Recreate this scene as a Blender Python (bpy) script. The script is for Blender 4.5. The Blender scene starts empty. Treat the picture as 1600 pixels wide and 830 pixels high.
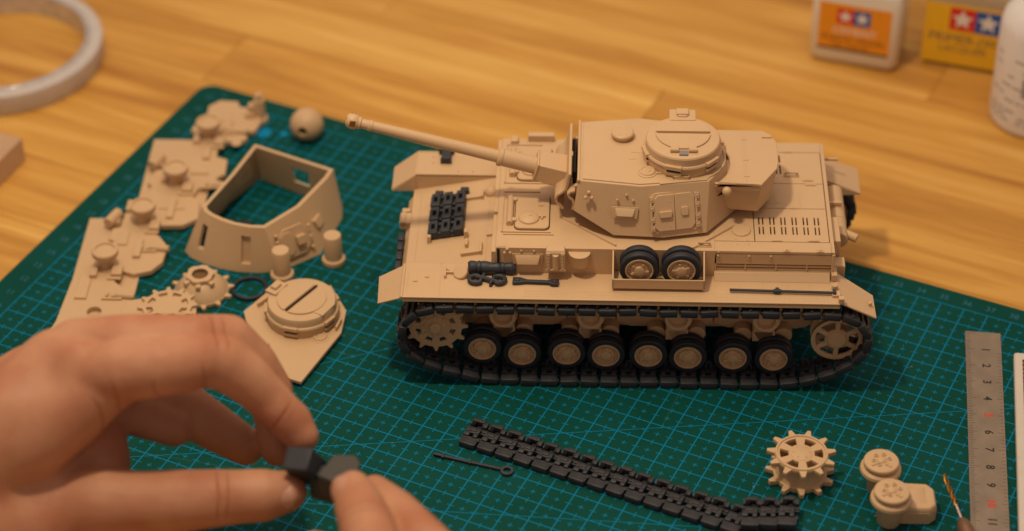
import bpy, bmesh, math, random
from mathutils import Vector, Matrix, Euler
random.seed(7)
R = math.radians
PI = math.pi
# units: 1 Blender unit = 1 cm (model tank on a desk); x right, y away, z up, mat surface at z = 0
S = bpy.context.scene
S.unit_settings.system = 'METRIC'
S.unit_settings.scale_length = 0.01
COL = S.collection

# ------------------------------------------------------------------ camera
CAMPOS = Vector((3.558, -72.025, 63.159))
YAW, PITCH, ROLL = R(116.138 - 23.7527), R(38.324), R(-0.532)
fwd = Vector((math.cos(YAW) * math.cos(PITCH), math.sin(YAW) * math.cos(PITCH), -math.sin(PITCH)))
rt = Vector((math.sin(YAW), -math.cos(YAW), 0))
up = rt.cross(fwd)
r2 = rt * math.cos(ROLL) + up * math.sin(ROLL)
u2 = -rt * math.sin(ROLL) + up * math.cos(ROLL)
cam = bpy.data.cameras.new('camera')
camo = bpy.data.objects.new('camera', cam)
COL.objects.link(camo)
camo.matrix_world = Matrix(((r2.x, u2.x, -fwd.x, CAMPOS.x), (r2.y, u2.y, -fwd.y, CAMPOS.y),
                            (r2.z, u2.z, -fwd.z, CAMPOS.z), (0, 0, 0, 1)))
cam.sensor_width = 36
cam.lens = 3740.58 / 1600 * 36
cam.clip_start = 1
cam.clip_end = 2000
cam.dof.use_dof = True
cam.dof.focus_distance = 93.5
cam.dof.aperture_fstop = 0.050
cam.dof.aperture_blades = 7
S.camera = camo

# ------------------------------------------------------------------ world + lamps
w = bpy.data.worlds.new('World')
S.world = w
w.use_nodes = True
bg = w.node_tree.nodes['Background']
bg.inputs[0].default_value = (0.95, 0.70, 0.60, 1)
bg.inputs[1].default_value = 0.34

def lamp(name, loc, target, size, power, color, spread=180):
    l = bpy.data.lights.new(name, 'AREA')
    l.shape = 'DISK'
    l.size = size
    l.energy = power
    l.color = color
    l.spread = R(spread)
    o = bpy.data.objects.new(name, l)
    COL.objects.link(o)
    o.location = loc
    o.rotation_euler = (Vector(target) - Vector(loc)).to_track_quat('-Z', 'Y').to_euler()
    return o
lamp('desk_lamp', (-9, -5, 60), (-2, 5, 0), 4.5, 17800, (1.0, 0.80, 0.56))
lamp('ceiling_lamp', (-5, 35, 130), (0, 5, 0), 150, 76000, (1.0, 0.78, 0.58))
vs = S.view_settings
vs.view_transform = 'Standard'
vs.look = 'None'
vs.exposure = 0
vs.gamma = 1
vs.use_curve_mapping = False

# ------------------------------------------------------------------ materials
def mat(name, color, rough=0.5, metallic=0.0, spec=0.5, noise=0.0, nscale=2.0, bump=0.0, bscale=40.0,
        sss=0.0, sssr=(1, .3, .15), coat=0.0, trans=0.0, ior=1.45):
    m = bpy.data.materials.new(name)
    m.use_nodes = True
    nt = m.node_tree
    b = nt.nodes['Principled BSDF']
    b.inputs['Base Color'].default_value = (*color, 1)
    b.inputs['Roughness'].default_value = rough
    b.inputs['Metallic'].default_value = metallic
    b.inputs['Specular IOR Level'].default_value = spec
    b.inputs['Coat Weight'].default_value = coat
    b.inputs['Transmission Weight'].default_value = trans
    b.inputs['IOR'].default_value = ior
    if sss:
        b.inputs['Subsurface Weight'].default_value = sss
        b.inputs['Subsurface Radius'].default_value = sssr
        b.inputs['Subsurface Scale'].default_value = 0.3
    tc = nt.nodes.new('ShaderNodeTexCoord')
    if noise:
        n = nt.nodes.new('ShaderNodeTexNoise')
        n.inputs['Scale'].default_value = nscale
        n.inputs['Detail'].default_value = 5
        nt.links.new(tc.outputs['Object'], n.inputs['Vector'])
        r = nt.nodes.new('ShaderNodeMapRange')
        r.inputs[1].default_value = .25
        r.inputs[2].default_value = .75
        r.inputs[3].default_value = 1 - noise
        r.inputs[4].default_value = 1 + noise
        nt.links.new(n.outputs['Fac'], r.inputs[0])
        mx = nt.nodes.new('ShaderNodeVectorMath')
        mx.operation = 'SCALE'
        mx.inputs[0].default_value = color
        nt.links.new(r.outputs[0], mx.inputs['Scale'])
        nt.links.new(mx.outputs[0], b.inputs['Base Color'])
    if bump:
        n = nt.nodes.new('ShaderNodeTexNoise')
        n.inputs['Scale'].default_value = bscale
        n.inputs['Detail'].default_value = 4
        nt.links.new(tc.outputs['Object'], n.inputs['Vector'])
        bp = nt.nodes.new('ShaderNodeBump')
        bp.inputs['Strength'].default_value = bump
        bp.inputs['Distance'].default_value = 0.02
        nt.links.new(n.outputs['Fac'], bp.inputs['Height'])
        nt.links.new(bp.outputs[0], b.inputs['Normal'])
    return m

TAN = mat('tan_plastic', (0.575, 0.392, 0.217), rough=.46, noise=.02, nscale=.7, bump=.10, bscale=60, spec=.45, sss=.12, sssr=(.5, .3, .15))
DARK = mat('charcoal_plastic', (0.030, 0.034, 0.043), rough=.5, noise=.15, nscale=5, bump=.25, bscale=40)
TRK = mat('track_plastic', (0.030, 0.032, 0.038), rough=.55, noise=.18, nscale=5, bump=.3, bscale=40)
RUB = mat('rubber_black', (0.020, 0.023, 0.031), rough=.5, noise=.15, nscale=4, bump=.15, bscale=40)
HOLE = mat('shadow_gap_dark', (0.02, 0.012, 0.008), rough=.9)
WHITE = mat('white_print', (.75, .73, .68), rough=.5)
BLACK = mat('black_print', (.02, .02, .022), rough=.5)
REDP = mat('red_print', (.62, .03, .02), rough=.5)
BLUEP = mat('blue_print', (.02, .10, .42), rough=.5)
MATBLUE = mat('mat_print_blue', (.012, .13, .22), rough=.6)
GREYP = mat('grey_print', (.30, .29, .30), rough=.6)

# ------------------------------------------------------------------ object helpers
WLOC = {}
def tag(o, label=None, cat=None, group=None, kind=None):
    if label: o['label'] = label
    if cat: o['category'] = cat
    if group: o['group'] = group
    if kind: o['kind'] = kind
    return o
def thing(name, label, cat, loc, rotz=0, group=None):
    o = bpy.data.objects.new(name, None)
    o.empty_display_size = .5
    COL.objects.link(o)
    o.location = loc
    o.rotation_euler = (0, 0, rotz)
    WLOC[o.name] = Vector(loc)
    return tag(o, label, cat, group)

def finish(me, bevel, smooth=35):
    me.polygons.foreach_set('use_smooth', [True] * len(me.polygons))
    me.set_sharp_from_angle(angle=R(smooth))

def clusters(bm):
    """islands of a bmesh whose boxes touch, as lists of vertex indices"""
    bm.verts.index_update(); bm.verts.ensure_lookup_table()
    seen = set(); isl = []
    for v0 in bm.verts:
        if v0.index in seen: continue
        st = [v0]; seen.add(v0.index); g = []
        while st:
            v = st.pop(); g.append(v)
            for e in v.link_edges:
                w_ = e.other_vert(v)
                if w_.index not in seen: seen.add(w_.index); st.append(w_)
        lo = [min(v.co[k] for v in g) - .012 for k in range(3)]; hi = [max(v.co[k] for v in g) + .012 for k in range(3)]
        isl.append([lo, hi, [v.index for v in g]])
    merged = True
    while merged:
        merged = False
        for i in range(len(isl)):
            for j in range(i + 1, len(isl)):
                a, b = isl[i], isl[j]
                if all(a[0][k] <= b[1][k] and b[0][k] <= a[1][k] for k in range(3)):
                    isl[i] = [[min(a[0][k], b[0][k]) for k in range(3)], [max(a[1][k], b[1][k]) for k in range(3)], a[2] + b[2]]
                    del isl[j]; merged = True; break
            if merged: break
    return [x[2] for x in isl]

class MB:
    """collects shapes, links them as ONE mesh object"""
    def __init__(s):
        s.bm = bmesh.new()
    def raw(s, vs_, fs):
        v = [s.bm.verts.new(p) for p in vs_]
        for f in fs:
            try: s.bm.faces.new([v[i] for i in f])
            except ValueError: pass
        return v
    def hexa(s, p):   # p: 8 points, bottom 4 then top 4 (ccw seen from above)
        return s.raw(p, [(3, 2, 1, 0), (4, 5, 6, 7), (0, 1, 5, 4), (1, 2, 6, 5), (2, 3, 7, 6), (3, 0, 4, 7)])
    def box(s, x0, x1, y0, y1, z0, z1, M=None):
        p = [Vector(q) for q in ((x0, y0, z0), (x1, y0, z0), (x1, y1, z0), (x0, y1, z0), (x0, y0, z1), (x1, y0, z1), (x1, y1, z1), (x0, y1, z1))]
        if M: p = [M @ q for q in p]
        s.hexa(p); return s
    def prism(s, pts, a, b, M=None, topscale=None):   # 2D polygon in xy extruded a..b in z
        n = len(pts)
        lo = [Vector((x, y, a)) for x, y in pts]
        if topscale:
            cx = sum(x for x, y in pts) / n; cy = sum(y for x, y in pts) / n
            hi = [Vector((cx + (x - cx) * topscale, cy + (y - cy) * topscale, b)) for x, y in pts]
        else: hi = [Vector((x, y, b)) for x, y in pts]
        p = lo + hi
        if M: p = [M @ q for q in p]
        s.raw(p, [tuple(reversed(range(n))), tuple(range(n, 2 * n))] + [(i, (i + 1) % n, n + (i + 1) % n, n + i) for i in range(n)])
        return s
    def loft(s, lo, hi, caps=True):
        n = len(lo)
        p = [Vector(q) for q in lo] + [Vector(q) for q in hi]
        f = [(i, (i + 1) % n, n + (i + 1) % n, n + i) for i in range(n)]
        if caps: f += [tuple(reversed(range(n))), tuple(range(n, 2 * n))]
        s.raw(p, f); return s
    def lathe(s, prof, M=None, seg=32, closed=False):  # prof: (r, z) list about z
        rings = []
        for r, z in prof:
            if r < 1e-6:
                p = Vector((0, 0, z)); rings.append([s.bm.verts.new(M @ p if M else p)])
            else:
                ring = []
                for k in range(seg):
                    a = 2 * PI * k / seg
                    p = Vector((r * math.cos(a), r * math.sin(a), z))
                    ring.append(s.bm.verts.new(M @ p if M else p))
                rings.append(ring)
        pairs = list(zip(rings, rings[1:]))
        if closed: pairs.append((rings[-1], rings[0]))
        for A, B in pairs:
            for k in range(seg):
                k2 = (k + 1) % seg
                if len(A) == 1 and len(B) == 1: continue
                if len(A) == 1: f = [A[0], B[k], B[k2]]
                elif len(B) == 1: f = [A[k2], A[k], B[0]]
                else: f = [A[k], A[k2], B[k2], B[k]]
                try: s.bm.faces.new(f)
                except ValueError: pass
        return s
    def cyl(s, p0, p1, r0, r1=None, seg=24):
        p0, p1 = Vector(p0), Vector(p1)
        if r1 is None: r1 = r0
        M = Matrix.Translation(p0) @ (p1 - p0).to_track_quat('Z', 'Y').to_matrix().to_4x4()
        L = (p1 - p0).length
        return s.lathe([(0, 0), (r0, 0), (r1, L), (0, L)], M, seg)
    def tube(s, pts, r, seg=10):
        pts = [Vector(p) for p in pts]
        rs = r if isinstance(r, (list, tuple)) else [r] * len(pts)
        rings = []
        nrm = None
        for i, p in enumerate(pts):
            t = (pts[min(i + 1, len(pts) - 1)] - pts[max(i - 1, 0)]).normalized()
            if nrm is None:
                nrm = t.orthogonal().normalized()
            nrm = (nrm - t * nrm.dot(t)).normalized()
            b = t.cross(nrm)
            rings.append([s.bm.verts.new(p + (nrm * math.cos(2 * PI * k / seg) + b * math.sin(2 * PI * k / seg)) * rs[i]) for k in range(seg)])
        for A, B in zip(rings, rings[1:]):
            for k in range(seg):
                s.bm.faces.new([A[k], A[(k + 1) % seg], B[(k + 1) % seg], B[k]])
        s.bm.faces.new(list(reversed(rings[0]))); s.bm.faces.new(rings[-1])
        return s
    def ball(s, c, r, sc=(1, 1, 1), seg=20, M=None):
        T = Matrix.Translation(Vector(c)) @ Matrix.Diagonal((*sc, 1))
        if M: T = M @ T
        n = seg // 2
        return s.lathe([(r * math.sin(PI * i / n), -r * math.cos(PI * i / n)) for i in range(n + 1)], T, seg)
    def mesh(s, name, bevel=0, smooth=35):
        bmesh.ops.recalc_face_normals(s.bm, faces=s.bm.faces)
        me = bpy.data.meshes.new(name)
        s.bm.to_mesh(me); s.bm.free()
        finish(me, bevel, smooth)
        return me
    def build(s, name, material, parent=None, bevel=.018, label=None, kind=None, smooth=35, world=True, seg=2, split=True):
        if parent is not None and kind is None and split:
            cl = clusters(s.bm)
            if 1 < len(cl) <= 60:
                first = None
                for idx in cl:
                    m2 = s.bm.copy()
                    keep = set(idx)
                    m2.verts.ensure_lookup_table()
                    bmesh.ops.delete(m2, geom=[v for v in m2.verts if v.index not in keep], context='VERTS')
                    q = MB(); q.bm.free(); q.bm = m2
                    o = q.build(name, material, parent, bevel, label, kind, smooth, world, seg, False)
                    first = first or o
                s.bm.free()
                return first
        return link(name, s.mesh(name, bevel, smooth), material, parent, bevel, label, kind, world, seg)

def link(name, me, material, parent=None, bevel=0, label=None, kind=None, world=True, seg=2):
    """meshes are written in scene coordinates; world=True undoes the parent's offset"""
    if material and not me.materials: me.materials.append(material)
    o = bpy.data.objects.new(name, me)
    COL.objects.link(o)
    WLOC[o.name] = Vector((0, 0, 0))
    if parent:
        o.parent = parent
        if world: o.location = -WLOC[parent.name]
        else: WLOC[o.name] = WLOC[parent.name]
    if bevel:
        b = o.modifiers.new('bevel', 'BEVEL')
        b.width = bevel; b.segments = seg; b.limit_method = 'ANGLE'; b.angle_limit = R(38)
        b.use_clamp_overlap = True
    return tag(o, label=label, kind=kind)

def eval_mesh(o, name):
    dg = bpy.context.evaluated_depsgraph_get()
    dg.update()
    me = bpy.data.meshes.new_from_object(o.evaluated_get(dg))
    me.name = name
    return me
def plate_mesh(name, loops, th, bevel=.012, res=0):
    """2D outline with holes, extruded, centred on z"""
    cu = bpy.data.curves.new(name, 'CURVE')
    cu.dimensions = '2D'; cu.fill_mode = 'BOTH'
    cu.extrude = max(th / 2 - bevel, .001); cu.bevel_depth = bevel; cu.bevel_resolution = res
    cu.offset = -bevel
    for lp in loops:
        sp = cu.splines.new('POLY'); sp.points.add(len(lp) - 1)
        for i, (x, y) in enumerate(lp): sp.points[i].co = (x, y, 0, 1)
        sp.use_cyclic_u = True
    o = bpy.data.objects.new(name, cu); COL.objects.link(o)
    me = eval_mesh(o, name)
    bpy.data.objects.remove(o); bpy.data.curves.remove(cu)
    finish(me, 0, 30)
    return me
def text_mesh(name, body, size, align='CENTER', ext=0.0, bold=0.0):
    cu = bpy.data.curves.new(name, 'FONT')
    cu.body = body; cu.size = size; cu.align_x = align; cu.align_y = 'CENTER'; cu.extrude = ext; cu.resolution_u = 3; cu.offset = bold
    o = bpy.data.objects.new(name, cu); COL.objects.link(o)
    me = eval_mesh(o, name)
    bpy.data.objects.remove(o); bpy.data.curves.remove(cu)
    return me
def join_meshes(name, items):
    bm = bmesh.new()
    for me, M in items:
        t = me.copy(); t.transform(M); bm.from_mesh(t); bpy.data.meshes.remove(t)
    out = bpy.data.meshes.new(name); bm.to_mesh(out); bm.free()
    return out
def xf(me, M):
    me.transform(M); return me
def boolean(me, cutters, name):
    """cut meshes out of me, applied"""
    o = bpy.data.objects.new('tmp', me); COL.objects.link(o)
    cs = []
    for c in cutters:
        k = bpy.data.objects.new('tmpc', c); COL.objects.link(k); cs.append(k)
        b = o.modifiers.new('b', 'BOOLEAN'); b.operation = 'DIFFERENCE'; b.solver = 'EXACT'; b.object = k
    out = eval_mesh(o, name)
    bpy.data.objects.remove(o)
    for k in cs: bpy.data.objects.remove(k)
    finish(out, 0, 35)
    return out
def circle(r, n=48, cx=0, cy=0, a0=0):
    return [(cx + r * math.cos(a0 + 2 * PI * i / n), cy + r * math.sin(a0 + 2 * PI * i / n)) for i in range(n)]
def rrect(x0, x1, y0, y1, r, n=4):
    p = []
    for cx, cy, a in ((x1 - r, y1 - r, 0), (x0 + r, y1 - r, 90), (x0 + r, y0 + r, 180), (x1 - r, y0 + r, 270)):
        for i in range(n + 1):
            t = R(a + 90 * i / n); p.append((cx + r * math.cos(t), cy + r * math.sin(t)))
    return p
def sector(ri, ro, a0, a1, n=6):
    o = [(ro * math.cos(R(a0 + (a1 - a0) * i / n)), ro * math.sin(R(a0 + (a1 - a0) * i / n))) for i in range(n + 1)]
    m = R((a1 - a0) * .5 * 0.8); c = R((a0 + a1) / 2)
    i_ = [(ri * math.cos(c + m * (1 - 2 * i / n)), ri * math.sin(c + m * (1 - 2 * i / n))) for i in range(n + 1)]
    return o + i_
def gear_outline(rr, rt_, teeth, wbase=.17, wtip=.07, a0=0):
    p = []
    for k in range(teeth):
        a = a0 + 2 * PI * k / teeth
        hb = wbase / rr; ht = wtip / rt_
        nx = a + 2 * PI / teeth
        p += [(rr * math.cos(a - hb), rr * math.sin(a - hb)), (rt_ * math.cos(a - ht), rt_ * math.sin(a - ht)),
              (rt_ * math.cos(a + ht), rt_ * math.sin(a + ht)), (rr * math.cos(a + hb), rr * math.sin(a + hb))]
        for i in range(1, 4):
            t = a + hb + (nx - hb - a - hb) * i / 4
            p.append((rr * math.cos(t), rr * math.sin(t)))
    return p
FACE_Y = Matrix.Rotation(R(90), 4, 'X')      # local z -> world -y (a disc that faces the camera side)
def T(x, y, z): return Matrix.Translation((x, y, z))

MATROT = -R(23.7527)
MO = Vector((-3.30986306, -3.33412471, 0))   # grid node (0,0) of the mat

# ------------------------------------------------------------------ table of joined staves
def wood_mat():
    m = bpy.data.materials.new('oak_stave')
    m.use_nodes = True
    nt = m.node_tree; L = nt.links; N = nt.nodes
    b = N['Principled BSDF']
    tc = N.new('ShaderNodeTexCoord'); oi = N.new('ShaderNodeObjectInfo')
    mp = N.new('ShaderNodeMapping'); mp.inputs['Scale'].default_value = (.045, .75, .75)
    off = N.new('ShaderNodeVectorMath'); off.operation = 'SCALE'; off.inputs[0].default_value = (37, 91, 53)
    L.new(oi.outputs['Random'], off.inputs['Scale'])
    L.new(tc.outputs['Object'], mp.inputs['Vector'])
    ad = N.new('ShaderNodeVectorMath'); ad.operation = 'ADD'
    L.new(mp.outputs[0], ad.inputs[0]); L.new(off.outputs[0], ad.inputs[1])
    n = N.new('ShaderNodeTexNoise'); n.inputs['Scale'].default_value = 1.0; n.inputs['Detail'].default_value = 6
    n.inputs['Distortion'].default_value = .6
    L.new(ad.outputs[0], n.inputs['Vector'])
    n2 = N.new('ShaderNodeTexNoise'); n2.inputs['Scale'].default_value = 9; n2.inputs['Detail'].default_value = 4
    L.new(ad.outputs[0], n2.inputs['Vector'])
    mx = N.new('ShaderNodeMath'); mx.operation = 'MULTIPLY_ADD'; mx.inputs[1].default_value = .22
    L.new(n2.outputs['Fac'], mx.inputs[0]); L.new(n.outputs['Fac'], mx.inputs[2])
    ra = N.new('ShaderNodeMath'); ra.operation = 'MULTIPLY_ADD'; ra.inputs[1].default_value = .20
    L.new(oi.outputs['Random'], ra.inputs[0]); L.new(mx.outputs[0], ra.inputs[2])
    cr = N.new('ShaderNodeValToRGB')
    e = cr.color_ramp.elements
    e[0].position = .42; e[0].color = (.37, .15, .022, 1)
    e[1].position = 1.0; e[1].color = (.80, .50, .14, 1)
    k = cr.color_ramp.elements.new(.70); k.color = (.60, .315, .062, 1)
    L.new(ra.outputs[0], cr.inputs[0])
    L.new(cr.outputs[0], b.inputs['Base Color'])
    b.inputs['Roughness'].default_value = .5
    b.inputs['Specular IOR Level'].default_value = .3
    bp = N.new('ShaderNodeBump'); bp.inputs['Strength'].default_value = .12; bp.inputs['Distance'].default_value = .05
    L.new(n2.outputs['Fac'], bp.inputs['Height']); L.new(bp.outputs[0], b.inputs['Normal'])
    return m
WOOD = wood_mat()
tb = thing('wooden_tabletop', None, None, (MO.x, MO.y, -.3), MATROT)
tb['kind'] = 'structure'
row = 0
v = -46.0
while v < 78:
    wd = 4.3
    x = -75 - random.uniform(0, 30)
    while x < 85:
        Lg = random.uniform(34, 62)
        g = .015
        m_ = MB().box(0, Lg - g, 0, wd - g, -2.2, 0)
        s = m_.build('stave', WOOD, tb, bevel=.03, world=False, seg=1)
        s.location = (x, v, -random.uniform(0, .004))
        x += Lg
    v += wd

# ------------------------------------------------------------------ cutting mat
def mat_material():
    m = bpy.data.materials.new('cutting_mat_vinyl')
    m.use_nodes = True
    nt = m.node_tree; L = nt.links; N = nt.nodes
    b = N['Principled BSDF']
    tc = N.new('ShaderNodeTexCoord')
    sx = N.new('ShaderNodeSeparateXYZ'); L.new(tc.outputs['Object'], sx.inputs[0])
    def mth(op, a, b_=None, c=None):
        n = N.new('ShaderNodeMath'); n.operation = op
        for i, v_ in enumerate((a, b_, c)):
            if v_ is None: continue
            if isinstance(v_, (int, float)): n.inputs[i].default_value = v_
            else: L.new(v_, n.inputs[i])
        return n.outputs[0]
    U, V = sx.outputs[0], sx.outputs[1]
    def dist(c, o):   # distance to nearest (integer + o)
        return mth('ABSOLUTE', mth('SUBTRACT', mth('FRACT', mth('ADD', c, .5 - o)), .5))
    ui, vi, uh, vh = dist(U, 0), dist(V, 0), dist(U, .5), dist(V, .5)
    W = .027
    lt = lambda a, k: mth('LESS_THAN', a, k)
    lines = mth('MAXIMUM', lt(ui, W), lt(vi, W))
    tk1 = mth('MULTIPLY', lt(vh, W * .7), mth('MAXIMUM', lt(ui, .14), lt(uh, .11)))
    tk2 = mth('MULTIPLY', lt(uh, W * .7), mth('MAXIMUM', lt(vi, .14), lt(vh, .11)))
    g = mth('MAXIMUM', lines, mth('MAXIMUM', tk1, tk2))
    inside = mth('MULTIPLY', mth('MULTIPLY', mth('GREATER_THAN', U, -19.03), lt(U, 23.03)),
                 mth('MULTIPLY', mth('GREATER_THAN', V, -10.03), lt(V, 17.03)))
    g = mth('MULTIPLY', g, inside)
    def diag(ang, cu, cv):
        a = R(ang)
        d = mth('ABSOLUTE', mth('ADD', mth('MULTIPLY', mth('SUBTRACT', U, cu), -math.sin(a)), mth('MULTIPLY', mth('SUBTRACT', V, cv), math.cos(a))))
        return lt(d, .022)
    dd = mth('MAXIMUM', diag(30, 0, 0), mth('MAXIMUM', diag(45, -4, 4), diag(20.5, 2.18, -3.2)))
    g = mth('MAXIMUM', g, mth('MULTIPLY', mth('MULTIPLY', dd, inside), .8))
    # big faint dots printed near the far corner
    def dot(cu, cv, r):
        a = mth('SUBTRACT', U, cu); c = mth('SUBTRACT', V, cv)
        return lt(mth('ADD', mth('MULTIPLY', a, a), mth('MULTIPLY', c, c)), r * r)
    dots = mth('MAXIMUM', dot(-15.8, 15.6, .36), mth('MAXIMUM', dot(-14.9, 15.9, .18), dot(-15.4, 14.4, .3)))
    n = N.new('ShaderNodeTexNoise'); n.inputs['Scale'].default_value = .35; n.inputs['Detail'].default_value = 4
    L.new(tc.outputs['Object'], n.inputs['Vector'])
    n3 = N.new('ShaderNodeTexNoise'); n3.inputs['Scale'].default_value = 6; n3.inputs['Detail'].default_value = 6
    L.new(tc.outputs['Object'], n3.inputs['Vector'])
    c1 = N.new('ShaderNodeValToRGB'); L.new(n.outputs['Fac'], c1.inputs[0])
    c1.color_ramp.elements[0].position = .35; c1.color_ramp.elements[0].color = (.002, .056, .042, 1)
    c1.color_ramp.elements[1].position = .65; c1.color_ramp.elements[1].color = (.003, .066, .056, 1)
    mxw = N.new('ShaderNodeMix'); mxw.data_type = 'RGBA'
    wear = mth('MULTIPLY', g, mth('MULTIPLY_ADD', n3.outputs['Fac'], .7, .48))
    wear = mth('MINIMUM', wear, 1)
    L.new(wear, mxw.inputs['Factor']); L.new(c1.outputs[0], mxw.inputs['A'])
    mxw.inputs['B'].default_value = (.002, .19, .36, 1)
    md = N.new('ShaderNodeMix'); md.data_type = 'RGBA'
    L.new(mth('MULTIPLY', dots, .75), md.inputs['Factor']); L.new(mxw.outputs['Result'], md.inputs['A'])
    md.inputs['B'].default_value = (.005, .26, .55, 1)
    L.new(md.outputs['Result'], b.inputs['Base Color'])
    b.inputs['Roughness'].default_value = .62
    b.inputs['Specular IOR Level'].default_value = .07
    n4 = N.new('ShaderNodeTexNoise'); n4.inputs['Scale'].default_value = 30
    L.new(tc.outputs['Object'], n4.inputs['Vector'])
    bp = N.new('ShaderNodeBump'); bp.inputs['Strength'].default_value = .15; bp.inputs['Distance'].default_value = .02
    L.new(n4.outputs['Fac'], bp.inputs['Height']); L.new(bp.outputs[0], b.inputs['Normal'])
    return m
mt = thing('cutting_mat', 'green self-healing cutting mat printed with a blue centimetre grid', 'cutting mat', (MO.x, MO.y, -.3), MATROT)
me = plate_mesh('mat_sheet', [rrect(-20.4, 24.5, -12, 18, .75, 8)], .296, .03)
o = link('mat_sheet', me, mat_material(), mt, world=False); o.location = (0, 0, .152)
items = []
for i in range(-19, 24):
    items.append((text_mesh('n', str((i + 19) % 43), .42), T(i, 17.42, 0)))
for j in range(-10, 18):
    items.append((text_mesh('n', str(j + 10), .42), T(-19.55, j, 0)))
o = link('edge_numerals', join_meshes('edge_numerals', items), MATBLUE, mt, world=False, kind='stuff')
o.location = (0, 0, .3035)
b = MB()
for k in range(26):
    a = random.uniform(-17, 22); c = random.uniform(-8, 15); L_ = random.uniform(1.5, 7); th_ = R(random.choice((0, 90, 0, 90, 12, 75, 40)) + random.uniform(-4, 4))
    b.box(-L_ / 2, L_ / 2, -.007, .007, .3002, .3010, T(a, c, 0) @ Matrix.Rotation(th_, 4, 'Z'))
o = b.build('cut_mark', mat('cut_green', (.03, .11, .085), .8), mt, bevel=0, world=False, kind='stuff')
# plastic crumbs and lint
crumbs = MB()
for k in range(40):
    a = random.uniform(-20, 21); c = random.uniform(-9, 8)
    s = random.uniform(.008, .022)
    crumbs.ball((a, c, .012), s, (random.uniform(.6, 2), 1, .5), 6)
tag(crumbs.build('plastic_crumb', TAN, None, bevel=0), label='tiny cream plastic shavings scattered over the green mat', cat='crumbs', kind='stuff')

# ------------------------------------------------------------------ track links (shared mesh)
def link_mesh():
    b = MB()
    # x along the run (pitch .8), y across 0..1.4, z out(-) .. in(+)
    b.box(-.335, .335, .0, .34, -.15, .16)          # outer end block
    b.box(-.16, .40, .09, .29, -.10, .08)
    b.box(-.34, .22, .48, .56, -.08, .13); b.box(-.34, .22, .76, .86, -.08, .13)
    b.box(-.30, -.10, .50, .84, -.10, .15); b.box(.08, .30, .50, .84, -.10, .15)
    b.box(-.34, .34, .34, .52, -.12, .10); b.box(-.34, .34, .82, 1.08, -.12, .10)
    b.box(-.335, .335, 1.08, 1.38, -.15, .16)        # far end block
    b.box(-.16, .40, 1.12, 1.32, -.10, .08)
    # guide horn: a small arch
    b.hexa([Vector(p) for p in ((-.20, .94, .08), (-.06, .94, .08), (-.06, 1.06, .08), (-.20, 1.06, .08),
                                (-.12, .96, .48), (-.02, .96, .48), (-.02, 1.04, .48), (-.12, 1.04, .48))])
    b.hexa([Vector(p) for p in ((.06, .94, .08), (.20, .94, .08), (.20, 1.06, .08), (.06, 1.06, .08),
                                (.02, .96, .48), (.12, .96, .48), (.12, 1.04, .48), (.02, 1.04, .48))])
    b.box(-.10, .10, .955, 1.045, .38, .50)
    # ridge on the outer face
    b.box(-.07, .07, .10, 1.30, -.21, -.11)
    me = b.mesh('track_link')
    o = bpy.data.objects.new('tmp', me); COL.objects.link(o)
    bv = o.modifiers.new('b', 'BEVEL'); bv.width = .05; bv.segments = 2; bv.limit_method = 'ANGLE'; bv.angle_limit = R(40)
    m2 = eval_mesh(o, 'track_link'); bpy.data.objects.remove(o)
    finish(m2, 0, 32)
    m2.materials.append(TRK)
    return m2
LINK = link_mesh()
# strip link as seen lying on the mat: guide side up
def strip_link_mesh():
    b = MB()
    b.prism([(-.345, .02), (-.28, -.03), (.28, -.03), (.345, .04), (.345, .33), (-.345, .33)], -.13, .13)
    b.prism([(-.33, -.02), (.31, -.02), (.31, .12), (-.33, .12)], .12, .15)
    b.box(-.38, .38, .31, .45, -.10, .10)
    b.box(-.345, -.12, .42, .66, -.10, .17); b.box(.06, .22, .42, .66, -.10, .17)
    b.box(-.345, .22, .60, .94, -.10, .17); b.box(.2, .40, .46, .54, -.08, .05); b.box(.2, .40, .78, .86, -.08, .05)
    b.box(-.20, .08, .68, .84, .14, .21)
    b.box(-.36, .36, .42, .50, -.08, .06)
    b.box(-.33, .40, .90, 1.08, -.10, .05)
    b.box(.14, .36, 1.04, 1.34, -.12, .20)
    b.box(-.34, -.14, 1.04, 1.34, -.12, .20)
    b.box(-.20, .20, 1.22, 1.40, -.12, .24)
    b.box(-.05, .36, 1.04, 1.12, -.10, .10)
    # horn over the hole
    b.hexa([Vector(p) for p in ((-.30, 1.0, .1), (-.12, 1.0, .1), (-.12, 1.2, .1), (-.30, 1.2, .1), (-.2, 1.04, .42), (-.02, 1.04, .42), (-.02, 1.14, .42), (-.2, 1.14, .42))])
    b.hexa([Vector(p) for p in ((-.02, 1.04, .32), (.14, 1.04, .30), (.14, 1.14, .30), (-.02, 1.14, .32), (-.06, 1.04, .42), (.20, 1.04, .40), (.20, 1.14, .40), (-.06, 1.14, .42))])
    me = b.mesh('strip_link')
    o = bpy.data.objects.new('tmp', me); COL.objects.link(o)
    bv = o.modifiers.new('b', 'BEVEL'); bv.width = .035; bv.segments = 2; bv.limit_method = 'ANGLE'; bv.angle_limit = R(40)
    m2 = eval_mesh(o, 'track_link'); bpy.data.objects.remove(o)
    finish(m2, 0, 32)
    m2.materials.append(TRK)
    return m2
SLINK = strip_link_mesh()

# ================================================================== THE TANK
TK = thing('model_tank', 'assembled beige plastic model tank with long gun and black tracks, standing on the mat', 'model tank', (4.7, 5.0, 0))
NY, FY = 0.12, 9.9            # fender edges
FZ = 4.4
def part(b, name, m=None, bevel=.018, parent=None, **k):
    return b.build(name, m or TAN, parent or TK, bevel=bevel, **k)

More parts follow.
